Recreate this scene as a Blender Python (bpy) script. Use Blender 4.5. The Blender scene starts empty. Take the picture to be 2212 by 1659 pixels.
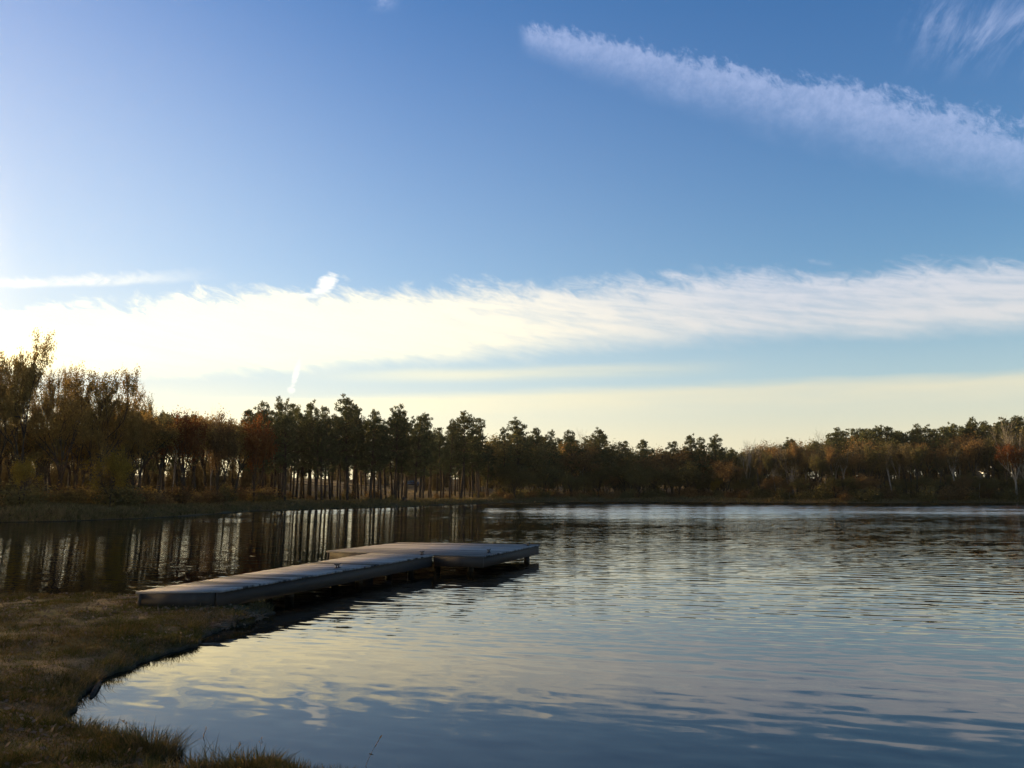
import bpy, bmesh, math, random
import numpy as np
from math import radians, sin, cos, pi, sqrt, atan2, hypot
from mathutils import Vector, Matrix, noise as mnoise

SC = bpy.context.scene
COL = SC.collection

# ------------------------------------------------------------------ camera, exposure, sun, sky
CAM_H, PITCH, F = 2.0, radians(7.15), 1840.0          # eye height over the water, tilt, focal length for a 2212 x 1659 frame
cam_data = bpy.data.cameras.new('camera')
cam_data.sensor_width = 36.0
cam_data.lens = 36.0 * F / 2212.0
cam_data.clip_start, cam_data.clip_end = 0.05, 20000.0
cam = bpy.data.objects.new('camera', cam_data)
COL.objects.link(cam)
cam.location = (0, 0, CAM_H)
cam.rotation_euler = (pi/2 + PITCH, 0, 0)
SC.camera = cam
SC.view_settings.view_transform = 'Standard'
SC.view_settings.look = 'None'
SC.view_settings.exposure = 0.66
SC.view_settings.gamma = 1.0

SUN_EL, SUN_AZ = radians(7.0), radians(-64.0)         # azimuth from +Y, negative to the west side of the view
sun_data = bpy.data.lights.new('sun', 'SUN')
sun_data.energy = 4.2
sun_data.angle = radians(0.5)
sun_data.color = (1.0, 0.80, 0.55)
sun = bpy.data.objects.new('sun', sun_data)
COL.objects.link(sun)
sun_dir = Vector((sin(SUN_AZ)*cos(SUN_EL), cos(SUN_AZ)*cos(SUN_EL), sin(SUN_EL)))
sun.rotation_euler = sun_dir.to_track_quat('Z', 'Y').to_euler()
sun.location = sun_dir * 300

def ray(px, py):
    """direction in the world of a picture point"""
    x, y = (px - 1106.0)/F, (829.5 - py)/F
    return Vector((x, cos(PITCH) - y*sin(PITCH), sin(PITCH) + y*cos(PITCH)))
def on_plane(px, py, z=0.0):
    d = ray(px, py)
    t = (z - CAM_H)/d.z
    return Vector((d.x*t, d.y*t, z))
def at_depth(px, py, Y):
    d = ray(px, py)
    t = Y/d.y
    return Vector((d.x*t, Y, CAM_H + d.z*t))
def azel(px, py):
    d = ray(px, py).normalized()
    return atan2(d.x, d.y), math.asin(d.z)

class E:
    """small wrapper so that node maths can be written as expressions"""
    nt = None
    def __init__(self, s): self.s = s
    @staticmethod
    def m(op, *a, clamp=False):
        n = E.nt.nodes.new('ShaderNodeMath'); n.operation = op; n.use_clamp = clamp
        for i, v in enumerate(a):
            if isinstance(v, E): E.nt.links.new(v.s, n.inputs[i])
            else: n.inputs[i].default_value = v
        return E(n.outputs[0])
    def __add__(a, b): return E.m('ADD', a, b)
    __radd__ = __add__
    def __sub__(a, b): return E.m('SUBTRACT', a, b)
    def __rsub__(a, b): return E.m('SUBTRACT', b, a)
    def __mul__(a, b): return E.m('MULTIPLY', a, b)
    __rmul__ = __mul__
    def __truediv__(a, b): return E.m('DIVIDE', a, b)
    def __pow__(a, b): return E.m('POWER', a, b)
def smooth(x, lo, hi):
    n = E.nt.nodes.new('ShaderNodeMapRange'); n.interpolation_type = 'SMOOTHSTEP'
    E.nt.links.new(x.s, n.inputs['Value'])
    for k, v in (('From Min', lo), ('From Max', hi)):
        if isinstance(v, E): E.nt.links.new(v.s, n.inputs[k])
        else: n.inputs[k].default_value = v
    return E(n.outputs[0])
def vec(x, y, z=0.0):
    n = E.nt.nodes.new('ShaderNodeCombineXYZ')
    for i, v in enumerate((x, y, z)):
        if isinstance(v, E): E.nt.links.new(v.s, n.inputs[i])
        else: n.inputs[i].default_value = v
    return E(n.outputs[0])
def noise(v, scale=1.0, detail=3.0, rough=0.55, dist=0.0):
    n = E.nt.nodes.new('ShaderNodeTexNoise')
    E.nt.links.new(v.s, n.inputs['Vector'])
    n.inputs['Scale'].default_value = scale; n.inputs['Detail'].default_value = detail
    n.inputs['Roughness'].default_value = rough; n.inputs['Distortion'].default_value = dist
    return E(n.outputs[0])
def poly(c, x):
    r = c[0]
    for k in c[1:]: r = x*r + k
    return r
def mixc(f, a, b):
    n = E.nt.nodes.new('ShaderNodeMix'); n.data_type = 'RGBA'
    for i, v in ((0, f), (6, a), (7, b)):
        if isinstance(v, E): E.nt.links.new(v.s, n.inputs[i])
        else: n.inputs[i].default_value = v if i == 0 else (*v, 1.0)
    return E(n.outputs[2])

SKY_STRENGTH = 0.15
def build_sky():
    w = bpy.data.worlds.new('World'); SC.world = w; w.use_nodes = True
    nt = w.node_tree; nt.nodes.clear(); E.nt = nt
    out = nt.nodes.new('ShaderNodeOutputWorld'); bg = nt.nodes.new('ShaderNodeBackground')
    bg.inputs['Strength'].default_value = SKY_STRENGTH
    nt.links.new(bg.outputs[0], out.inputs[0])
    sky = nt.nodes.new('ShaderNodeTexSky'); sky.sky_type = 'NISHITA'; sky.sun_disc = False
    sky.sun_elevation = SUN_EL; sky.sun_rotation = SUN_AZ
    sky.altitude = 0; sky.air_density = 1.0; sky.dust_density = 0.5; sky.ozone_density = 2.2
    hs = nt.nodes.new('ShaderNodeHueSaturation')
    hs.inputs['Saturation'].default_value = 1.30
    nt.links.new(sky.outputs[0], hs.inputs['Color'])
    tc = nt.nodes.new('ShaderNodeTexCoord'); sp = nt.nodes.new('ShaderNodeSeparateXYZ')
    nt.links.new(tc.outputs['Generated'], sp.inputs[0])
    x, y, z = (E(sp.outputs[i]) for i in range(3))
    az = E.m('ARCTAN2', x, y); el = E.m('ARCSINE', z)

    tint = nt.nodes.new('ShaderNodeMix'); tint.data_type = 'RGBA'; tint.blend_type = 'MULTIPLY'; tint.inputs[0].default_value = 1.0
    nt.links.new(hs.outputs[0], tint.inputs[6])
    nt.links.new(mixc(smooth(el, radians(8), radians(30)), (1.13, 0.99, 1.03), (1.17, 0.925, 1.10)).s, tint.inputs[7])
    base = E(tint.outputs[2])

    def fit(pts, deg):
        a = np.array([azel(*p) for p in pts]); return list(np.polyfit(a[:, 0], a[:, 1], deg))
    def wob(sx, sy, shear, seed, detail=4.0, rough=0.6, dist=0.0):
        return noise(vec(az*sx + el*(shear*sx), el*sy, seed), 1.0, detail, rough, dist) - 0.5
    def band(top, bot, deg, st, sb, a0, a1, fa, nt_=0.3, nb=0.1, tex=None, texamt=0.5, wtop=None, wbot=None):
        T, B = poly(fit(top, deg), az), poly(fit(bot, deg), az)
        v = (el - B)/(T - B)
        vt = v + wtop*nt_ if wtop is not None else v
        vb = v + wbot*nb if wbot is not None else v
        m = smooth(vb, 0.0, sb) * (1.0 - smooth(vt, 1.0 - st, 1.0))
        m = m * smooth(az, a0 - fa, a0 + fa) * (1.0 - smooth(az, a1 - fa, a1 + fa))
        if tex is not None: m = m * (1.0 - texamt + texamt*tex)
        return m
    A = lambda px, py=700: azel(px, py)[0]

    # broad contrail high in the sky: fluffy upper rim, feathered below
    fl = wob(85, 70, 0.5, 3.1, 6, 0.68, 0.3)
    big = wob(14, 20, 0.8, 4.4, 3, 0.5)
    fine = smooth(noise(vec(az*95 - el*60, el*85 + az*40, 7.7), 1.0, 6, 0.72, 0.2), 0.27, 0.73)
    m1 = band([(1135, 44), (1339, 78), (1594, 122), (1849, 166), (2104, 222), (2206, 256)],
              [(1130, 132), (1339, 206), (1594, 296), (1849, 374), (2212, 450)], 2, 0.26, 0.85,
              A(1132, 90), 2.0, 0.010, 0.80, 0.35, fine, 0.38, fl + big*0.6, wob(30, 40, 0.6, 9.4))
    # wisps in the upper corner
    wsp = smooth(noise(vec(az*30 - el*26, el*9 + az*8, 24.3), 1.0, 6, 0.66, 0.35), 0.40, 0.72)
    m2 = band([(1900, -60), (2050, -60), (2212, -50)], [(1900, 190), (2050, 200), (2212, 190)], 1, 0.45, 0.6,
              A(1985, 80), 1.2, 0.045, tex=wsp, texamt=1.0)
    m2b = band([(800, -30), (860, -30)], [(800, 34), (860, 34)], 1, 0.5, 0.6, A(806, 0), A(852, 0), 0.012, tex=smooth(noise(vec(az*60, el*90, 27.0), 1.0, 5, 0.65), 0.35, 0.6), texamt=0.9)
    # long cloud bank
    def slant(sx, sy, k, seed, detail=5.0, rough=0.62, dist=0.4):
        return noise(vec(az*sx, (el + az*k)*sy, seed), 1.0, detail, rough, dist)
    lc = slant(8, 26, 0.22, 5.5, 4) - 0.5
    lf = slant(30, 60, 0.30, 15.5, 5, 0.66, 0.6) - 0.5
    streak = smooth(slant(7, 95, 0.16, 33.0)*0.6 + slant(20, 60, 0.28, 36.0)*0.4, 0.34, 0.60)
    m3 = band([(-600, 678), (0, 655), (400, 628), (800, 597), (1200, 586), (1700, 572), (2212, 540), (2800, 518)],
              [(-600, 860), (0, 848), (400, 830), (800, 796), (1200, 776), (1700, 757), (2212, 733), (2800, 710)], 3, 0.36, 0.34,
              -3.0, 3.0, 0.1, 0.62, 0.30, streak, 0.42, lf + lc*0.9, lc + lf*0.4)
    # low banks towards the horizon
    ls = smooth(noise(vec(az*4, el*60, 41.0), 1.0, 3, 0.5), 0.3, 0.6)
    m4 = band([(-300, 868), (500, 862), (900, 846), (1400, 820), (2212, 783), (2800, 768)], [(-300, 940), (700, 940), (1400, 930), (2212, 905), (2800, 890)],
              2, 0.30, 0.9, A(500, 850), 3.0, 0.22, 0.25, 0.3, ls, 0.22, wob(7, 60, 1.0, 51.0), wob(6, 50, 1.0, 52.0))
    m4b = band([(700, 790), (1100, 775), (1600, 770)], [(700, 835), (1100, 830), (1600, 815)], 1, 0.5, 0.5, A(800), A(1450), 0.12,
               tex=ls, texamt=0.6, wtop=wob(8, 60, 1.0, 53.0))
    # short contrail, hook and drop
    frag = smooth(slant(42, 70, -0.25, 63.0), 0.30, 0.56)
    m5 = band([(-300, 602), (0, 594), (200, 586), (440, 574)], [(-300, 630), (0, 625), (200, 620), (440, 614)], 1, 0.55, 0.35,
              -2.0, A(345, 600), 0.075, 1.1, 0.35, frag, 0.75, wob(55, 60, 0.9, 61.0, 5, 0.68), wob(40, 40, 0, 62.0))
    def blob(px, py, rx, ry, seed, tilt=0.0):
        a, e = azel(px, py)
        dx, dy = az - a, el - e
        u = (dx + dy*tilt)*(F/rx); v = dy*(F/ry)
        n = noise(vec(az*70 + el*60, el*190, seed), 1.0, 5, 0.7, 0.8) - 0.5
        return 1.0 - smooth(u*u + v*v + n*2.8, 0.0, 1.35)
    m6 = E.m('MAXIMUM', blob(707, 610, 20, 21, 71.0, -0.35), E.m('MAXIMUM', blob(692, 629, 20, 10, 75.0, -0.6)*0.85, blob(672, 638, 26, 6, 72.0)*0.6))
    m7 = E.m('MAXIMUM', blob(639, 808, 7, 32, 73.0, -0.22), blob(629, 842, 9, 9, 74.0))*0.75

    toward = smooth(az, radians(30), radians(-30))          # brighter and warmer towards the sun
    sunny = smooth(az, radians(20), radians(-36))           # the glare side of the cloud bank
    low = smooth(el, radians(24), radians(4))
    veil = smooth(el, radians(7.4), radians(2.0)) * 0.92
    mint = smooth(el, radians(15), radians(4)) * (toward*0.40 + 0.32)     # thin high haze down at the horizon
    cream = mixc(sunny, (3.75, 3.45, 2.5), (7.2, 6.3, 3.8))
    c_far = mixc(low, (2.2, 2.7, 3.9), (3.6, 3.4, 3.05))
    c_near = mixc(low, (5.0, 4.9, 4.4), (12.0, 9.7, 4.5))
    cc = mixc(sunny, c_far, c_near)
    thin = smooth(el, radians(38), radians(9)) * (toward*0.27 + 0.05)
    glow = smooth(az, radians(-4), radians(-52)) * smooth(el, radians(42), radians(6)) * 0.42   # high milky haze round the sun
    col = mixc(thin, base, (3.4, 3.65, 4.0))
    col = mixc(glow, col, (4.2, 4.35, 4.15))
    col = mixc(mint, col, mixc(toward, (2.75, 3.1, 3.3), (3.7, 3.85, 3.5)))
    col = mixc(veil, col, cream)
    sx, sy, sz = sun_dir
    near_sun = x*sx + y*sy + z*sz
    aureole = smooth(near_sun, cos(radians(37)), cos(radians(7)))
    aureole = aureole*aureole*aureole                          # glow round the low sun, boosted outside the picture for warm ambient light
    col = mixc(aureole, col, (130.0, 86.0, 32.0))
    col = mixc(m4*0.85, col, cream)
    col = mixc(m4b*0.5, col, cream)
    col = mixc(m3*0.92, col, cc)
    col = mixc(m1*0.60, col, (2.25, 2.65, 3.9))
    col = mixc(E.m('MAXIMUM', m2*0.55, m2b*0.35), col, (2.2, 2.6, 3.8))
    col = mixc(m5*0.80, col, (4.6, 4.6, 4.3))
    col = mixc(E.m('MAXIMUM', m6, m7)*0.92, col, (5.0, 4.9, 4.5))
    nt.links.new(col.s, bg.inputs['Color'])
build_sky()

# ------------------------------------------------------------------ helpers
RNG = np.random.default_rng(11)
def tag(o, label=None, cat=None, group=None, kind=None):
    if label: o['label'] = label
    if cat: o['category'] = cat
    if group: o['group'] = group
    if kind: o['kind'] = kind
    return o
def mesh_np(name, verts, faces):
    """faces: list of int arrays of shape (n,3) or (n,4)"""
    me = bpy.data.meshes.new(name)
    verts = np.asarray(verts, np.float32)
    faces = [np.asarray(f, np.int32) for f in faces if len(f)]
    loops = np.concatenate([f.ravel() for f in faces])
    tot = np.concatenate([np.full(len(f), f.shape[1], np.int32) for f in faces])
    start = np.concatenate([[0], np.cumsum(tot)[:-1]]).astype(np.int32)
    me.vertices.add(len(verts)); me.vertices.foreach_set('co', verts.ravel())
    me.loops.add(len(loops)); me.loops.foreach_set('vertex_index', loops)
    me.polygons.add(len(tot)); me.polygons.foreach_set('loop_start', start); me.polygons.foreach_set('loop_total', tot)
    me.update(calc_edges=True)
    return me
def link(name, me, mat=None, parent=None):
    o = bpy.data.objects.new(name, me); COL.objects.link(o)
    if mat is not None:
        if len(me.materials) == 0: me.materials.append(mat)
    if parent is not None: o.parent = parent
    return o
def empty(name, loc=(0, 0, 0), rz=0.0):
    o = bpy.data.objects.new(name, None); COL.objects.link(o)
    o.location = loc; o.rotation_euler = (0, 0, rz); o.empty_display_size = 0.3
    return o
class MB:
    """collects vertices and faces for one mesh"""
    def __init__(self): self.v = []; self.t = []; self.q = []; self.n = 0
    def add(self, v, q=None, t=None):
        v = np.asarray(v, float).reshape(-1, 3)
        if q is not None and len(q): self.q.append(np.asarray(q, int) + self.n)
        if t is not None and len(t): self.t.append(np.asarray(t, int) + self.n)
        self.v.append(v); self.n += len(v)
    def box8(self, c):
        self.add(c, [(0, 3, 2, 1), (4, 5, 6, 7), (0, 1, 5, 4), (1, 2, 6, 5), (2, 3, 7, 6), (3, 0, 4, 7)])
    def slab(self, quad, z0, z1):
        """a block over a plan quadrilateral (counter-clockwise)"""
        self.box8([(p[0], p[1], z0) for p in quad] + [(p[0], p[1], z1) for p in quad])
    def box(self, c, s, rz=0.0):
        ca, sa = cos(rz), sin(rz); h = [x/2 for x in s]
        q = [(c[0] + ca*x - sa*y, c[1] + sa*x + ca*y) for x, y in ((-h[0], -h[1]), (h[0], -h[1]), (h[0], h[1]), (-h[0], h[1]))]
        self.slab(q, c[2] - h[2], c[2] + h[2])
    def tube(self, pts, radii, k=6, cap=True):
        pts = np.asarray(pts, float); n = len(pts)
        tan = np.gradient(pts, axis=0); tan /= np.linalg.norm(tan, axis=1)[:, None] + 1e-9
        ref = np.array([1.0, 0, 0]) if abs(tan[0][0]) < 0.8 else np.array([0, 1.0, 0])
        u = np.cross(tan, ref); u /= np.linalg.norm(u, axis=1)[:, None] + 1e-9
        w = np.cross(tan, u)
        a = np.arange(k)*2*pi/k
        ring = (u[:, None, :]*np.cos(a)[None, :, None] + w[:, None, :]*np.sin(a)[None, :, None])*np.asarray(radii, float)[:, None, None]
        v = (pts[:, None, :] + ring).reshape(-1, 3)
        i = np.arange(n - 1)[:, None]*k; j = np.arange(k)[None, :]; j2 = (j + 1) % k
        q = np.stack([i + j, i + j2, i + k + j2, i + k + j], -1).reshape(-1, 4)
        t = []
        if cap:
            t = [(0, b + 1, b) for b in range(1, k - 1)] + [((n-1)*k, (n-1)*k + b, (n-1)*k + b + 1) for b in range(1, k - 1)]
        self.add(v, q, t)
    def mesh(self, name): return mesh_np(name, np.concatenate(self.v), [np.concatenate(self.q) if self.q else [], np.concatenate(self.t) if self.t else []])
    def build(self, name, mat, parent=None, smooth_=False):
        me = self.mesh(name)
        if smooth_: me.polygons.foreach_set('use_smooth', np.ones(len(me.polygons), bool))
        return link(name, me, mat, parent)

def new_mat(name):
    m = bpy.data.materials.new(name); m.use_nodes = True
    nt = m.node_tree; nt.nodes.clear(); E.nt = nt
    out = nt.nodes.new('ShaderNodeOutputMaterial')
    return m, nt, out
def pos(obj=True):
    n = E.nt.nodes.new('ShaderNodeTexCoord'); return E(n.outputs['Object'])
def scaled(v, s):
    n = E.nt.nodes.new('ShaderNodeVectorMath'); n.operation = 'MULTIPLY'
    E.nt.links.new(v.s, n.inputs[0]); n.inputs[1].default_value = s; return E(n.outputs[0])
def sep(v):
    n = E.nt.nodes.new('ShaderNodeSeparateXYZ'); E.nt.links.new(v.s, n.inputs[0]); return [E(n.outputs[i]) for i in range(3)]
def bsdf(nt, out, col, rough=0.9, spec=0.2, bump=None, metallic=0.0):
    b = nt.nodes.new('ShaderNodeBsdfPrincipled')
    if isinstance(col, E): nt.links.new(col.s, b.inputs['Base Color'])
    else: b.inputs['Base Color'].default_value = (*col, 1)
    if isinstance(rough, E): nt.links.new(rough.s, b.inputs['Roughness'])
    else: b.inputs['Roughness'].default_value = rough
    b.inputs['Specular IOR Level'].default_value = spec; b.inputs['Metallic'].default_value = metallic
    if bump is not None:
        h, d = bump
        n = nt.nodes.new('ShaderNodeBump'); n.inputs['Distance'].default_value = d
        nt.links.new(h.s, n.inputs['Height']); nt.links.new(n.outputs[0], b.inputs['Normal'])
    nt.links.new(b.outputs[0], out.inputs[0])
    return b

# ------------------------------------------------------------------ the lake and the land round it
def shore_pts():
    P = lambda px, py, z=0.0: tuple(on_plane(px, py, z)[:2])
    near = [(60, -30), (20, -4), (6, 2.2), (1.2, 4.6), (-0.2, 5.7), P(752, 1662, .08), P(690, 1648, .08), P(610, 1641, .08), P(560, 1631, .10), P(520, 1641, .10), P(440, 1626, .13),
            P(372, 1622, .18), P(338, 1606, .18), P(318, 1578, .18), P(262, 1560, .17), P(205, 1556, .16), P(160, 1548, .14), P(142, 1526, .08), P(180, 1496), P(238, 1466),
            P(300, 1437), P(372, 1406), P(412, 1396), P(440, 1376), P(480, 1356), P(545, 1345), P(572, 1331), (-3.95, 14.4), (-4.5, 15.4), (-5.6, 15.5)]
    back = [P(240, 1288), P(120, 1292), P(0, 1306), P(-200, 1318), (-16, 13.2), (-26, 12.0), (-42, 14.0), (-66, 20), (-80, 33), (-70, 45), (-50, 50.5)]
    far = [P(-150, 1134), P(0, 1129), P(100, 1127), P(200, 1124), P(286, 1121), P(380, 1116), P(457, 1111), P(542, 1105), P(610, 1103), P(720, 1099), P(858, 1095.5),
           P(1000, 1089.5), P(1152, 1085), P(1300, 1084), P(1500, 1084.5), P(1694, 1086), P(1825, 1087), P(2000, 1086.5), P(2212, 1086), (120, 140), (150, 100), (150, 40), (110, -10), (85, -30)]
    return np.array(near + back + far)
SHORE = shore_pts()
def shore_dist(x, y):
    """signed distance to the waterline: positive on land"""
    x = np.asarray(x, float); y = np.asarray(y, float)
    d2 = np.full(x.shape, 1e18); inside = np.zeros(x.shape, bool)
    n = len(SHORE)
    for i in range(n):
        ax, ay = SHORE[i]; bx, by = SHORE[(i + 1) % n]
        ex, ey = bx - ax, by - ay
        t = np.clip(((x - ax)*ex + (y - ay)*ey)/(ex*ex + ey*ey), 0, 1)
        d2 = np.minimum(d2, (x - ax - t*ex)**2 + (y - ay - t*ey)**2)
        if ay != by:
            inside ^= ((ay > y) != (by > y)) & (x < ex*(y - ay)/ey + ax)
    d = np.sqrt(d2)
    return np.where(inside, -d, d)
def vnoise(x, y, s, seed=0):
    """cheap smooth value noise"""
    x = np.asarray(x, float)/s; y = np.asarray(y, float)/s
    xi = np.floor(x).astype(np.int64); yi = np.floor(y).astype(np.int64)
    fx, fy = x - xi, y - yi
    fx = fx*fx*(3 - 2*fx); fy = fy*fy*(3 - 2*fy)
    def h(a, b):
        n = (a*374761393 + b*668265263 + seed*974711) & 0x7fffffff
        n = ((n ^ (n >> 13))*1274126177) & 0x7fffffff
        return ((n ^ (n >> 16)) & 0xffff)/65535.0
    return (h(xi, yi)*(1-fx) + h(xi+1, yi)*fx)*(1-fy) + (h(xi, yi+1)*(1-fx) + h(xi+1, yi+1)*fx)*fy
def sstep(x, a, b):
    t = np.clip((x - a)/(b - a), 0, 1); return t*t*(3 - 2*t)
def ground_z(x, y):
    x = np.asarray(x, float); y = np.asarray(y, float)
    r = np.hypot(x, y)
    near = 1 - sstep(r, 24, 38)
    wig = (vnoise(x, y, 0.45, 3) - 0.5)*0.22 + (vnoise(x, y, 0.16, 4) - 0.5)*0.10
    d = shore_dist(x, y)
    dn = d + wig*near + (1 - near)*(vnoise(x, y, 2.5, 5) - 0.5)*0.9
    lo = 0.02 + 0.14*(1 - np.exp(-np.maximum(dn, 0)/0.36)) + 0.028*np.maximum(dn, 0)*(dn < 14) + 0.39*(dn >= 14)
    lo = lo + (vnoise(x, y, 0.9, 1) - 0.5)*0.07*sstep(dn, 0, .5) + (vnoise(x, y, 0.22, 2) - 0.5)*0.035*sstep(dn, 0, .3)
    hi = 0.05 + 0.75*(1 - np.exp(-np.maximum(dn, 0)/1.4)) + 4.3*sstep(dn, 2, 85) + (vnoise(x, y, 14, 6) - 0.5)*0.8*sstep(dn, 2, 20) + (vnoise(x, y, 3, 7) - 0.5)*0.22*sstep(dn, 0.5, 3)
    z = lo*near + hi*(1 - near)
    zw = -0.06 - np.minimum(-dn*0.45, 1.6)
    return np.where(dn > 0, z, np.where(dn > -0.06, zw*0 - 0.04, zw))
def gz(x, y): return float(ground_z(np.array([x]), np.array([y]))[0])

def build_ground():
    th = np.concatenate([np.arange(-180, -48, 4.0), np.arange(-48, 44, 0.2), np.arange(44, 180, 4.0)])
    r = np.concatenate([[0.4, 1, 2, 3], np.arange(3.8, 11, 0.05), np.arange(11, 17, 0.08), np.arange(17, 48, 1.2), np.arange(48, 165, 0.55), np.arange(165, 320, 4),
                        [330, 350, 400, 480, 600]])
    T, R = np.meshgrid(np.radians(th), r, indexing='ij')
    X, Y = R*np.sin(T), R*np.cos(T)
    Z = ground_z(X.ravel(), Y.ravel())
    v = np.stack([X.ravel(), Y.ravel(), Z], 1)
    nt_, nr = T.shape
    i = np.arange(nt_)[:, None]; i2 = (i + 1) % nt_; j = np.arange(nr - 1)[None, :]
    q = np.stack([i*nr + j, i*nr + j + 1, i2*nr + j + 1, i2*nr + j], -1).reshape(-1, 4)
    c = len(v); v = np.concatenate([v, [[0, 0, gz(0, 0.2)]]])
    k = np.arange(nt_); t = np.stack([np.full(nt_, c), k*nr, ((k + 1) % nt_)*nr], 1)
    me = mesh_np('ground', v, [q, t])
    me.polygons.foreach_set('use_smooth', np.ones(len(me.polygons), bool))
    m, nt, out = new_mat('lawn_and_soil')
    p = pos(); x, y, z = sep(p)
    big = noise(p, 0.9, 4, 0.6); mid = noise(p, 5.0, 4, 0.65); fin = noise(p, 38.0, 3, 0.7)
    green = mixc(smooth(fin, 0.3, 0.7), (0.055, 0.048, 0.014), (0.11, 0.090, 0.028))
    brown = mixc(smooth(fin, 0.3, 0.7), (0.075, 0.048, 0.022), (0.18, 0.125, 0.070))
    col = mixc(smooth(big*0.55 + mid*0.45, 0.42, 0.58), green, brown)
    far = noise(p, 0.12, 5, 0.65)
    straw = mixc(smooth(far, 0.35, 0.65), (0.075, 0.056, 0.026), (0.15, 0.105, 0.052))
    col = mixc(smooth(y, 30.0, 45.0), col, straw)
    mud = smooth(z, 0.06, 0.0)
    col = mixc(mud*0.8, col, (0.022, 0.017, 0.011))
    bsdf(nt, out, col, 0.95, 0.15, (fin + mid*2.0, 0.03))
    o = link('ground', me, m); o['kind'] = 'structure'
    return o
build_ground()

def build_water():
    s = 10.0
    xs = np.linspace(-160, 240, 41); ys = np.linspace(-60, 240, 31)
    X, Y = np.meshgrid(xs, ys, indexing='ij')
    v = np.stack([X.ravel(), Y.ravel(), np.zeros(X.size)], 1)
    n = len(ys); i = np.arange(len(xs) - 1)[:, None]; j = np.arange(n - 1)[None, :]
    q = np.stack([i*n + j, (i+1)*n + j, (i+1)*n + j + 1, i*n + j + 1], -1).reshape(-1, 4)
    me = mesh_np('lake_water', v, [q])
    m, nt, out = new_mat('lake_water')
    p = pos(); x, y, z = sep(p)
    # wave facets: the slope of the surface is driven directly, wind rows at several lengths
    def rot(a):
        ca, sa = cos(a), sin(a); return x*ca + y*sa, y*ca - x*sa
    def field(a, L, stretch, seed, detail=1.0, rough=0.5, dist=0.0):
        u, w = rot(a); return noise(vec(u*(1.0/(L*stretch)), w*(1.0/L), seed), 1.0, detail, rough, dist) - 0.5
    patch = smooth(noise(scaled(p, (0.045, 0.11, 1.0)), 1.0, 3, 0.55), 0.36, 0.64)
    side = smooth(x, -3.0, 7.0)
    mid = smooth(y, 8.0, 17.0)
    ragg = noise(scaled(p, (0.03, 0.12, 1.0)), 1.0, 4, 0.6)
    gust = smooth(y + (ragg - 0.5)*60.0 + x*0.05, 46.0, 92.0)      # wind-ruffled water under the far shore
    def train(a, L, seed, warp=5.0, long_=7.0):
        u, w = rot(a)
        k = noise(vec(u*(1.0/(L*long_)), w*(1.0/(L*3.0)), seed), 1.0, 2, 0.55)
        return E.m('SINE', w*(2*pi/L) + k*(warp*2.0))
    lull = smooth(noise(scaled(p, (0.35, 0.6, 1.0)), 1.0, 2, 0.5), 0.30, 0.62)
    pud = field(radians(-20), 0.21, 2.2, 1.0, 1.0, 0.45, 0.6)
    swell = train(radians(-25), 0.58, 2.0)
    rip = train(radians(-17), 0.36, 6.0, 6.0)
    rip2 = train(radians(-8), 0.21, 9.0, 6.0, 5.0)
    fine = field(radians(-10), 0.10, 2.6, 3.0, 1.0, 0.5, 0.2)
    cross = field(radians(66), 0.40, 2.0, 4.0, 2.0, 0.5, 0.2)
    chop = field(radians(8), 0.45, 2.5, 5.0, 3.0, 0.65, 0.2)
    sw = pud*(0.042 - mid*0.010) + swell*(side*0.0085 + mid*0.003)*(0.3 + lull) + rip*((0.0015 + side*0.006 + mid*0.013)*(0.25 + lull*0.9)) \
        + rip2*((side*0.003 + mid*0.014)*(0.3 + patch*0.9)) + fine*((mid*0.075 + 0.008)*(0.4 + patch*0.8)) + chop*(mid*0.075 + gust*(0.10 + patch*0.15)) - gust*(0.050 + patch*0.035)
    su = cross*(0.022 + mid*0.022 + gust*0.12)
    ca, sa = cos(radians(-18)), sin(radians(-18))
    nn = vec(su*ca - sw*sa, su*sa + sw*ca, 1.0)
    nv = nt.nodes.new('ShaderNodeVectorMath'); nv.operation = 'NORMALIZE'; nt.links.new(nn.s, nv.inputs[0])
    b = bsdf(nt, out, (0.0015, 0.0022, 0.0018), 0.015, 0.5)
    nt.links.new(nv.outputs[0], b.inputs['Normal'])
    b.inputs['IOR'].default_value = 1.333
    o = link('lake_water', me, m); o['kind'] = 'structure'
build_water()

# ------------------------------------------------------------------ the pier
def weathered_wood(name, dark, light, along):
    m, nt, out = new_mat(name)
    p = pos()
    n1 = nt.nodes.new('ShaderNodeNewGeometry'); isl = E(n1.outputs['Random Per Island'])
    x, y, z = sep(p); ca, sa = along
    u, w = x*ca + y*sa, y*ca - x*sa
    g = noise(vec(u*2.2, w*60.0, z*60.0), 1.0, 4, 0.65)
    st = noise(p, 3.0, 4, 0.6)
    rows = noise(vec(w*1.7, w*0.3, 3.0), 1.0, 3, 0.7)
    f = isl*0.55 + (rows - 0.5)*2.3 + g*0.30 + st*0.15 + 0.16
    col = mixc(smooth(f, 0.2, 0.95), dark, light)
    col = mixc(smooth(st, 0.6, 0.75)*0.5, col, tuple(c*0.55 for c in dark))
    bsdf(nt, out, col, mixc(g, (0.55,)*3, (0.8,)*3), 0.35, (g, 0.004))
    return m
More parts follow.
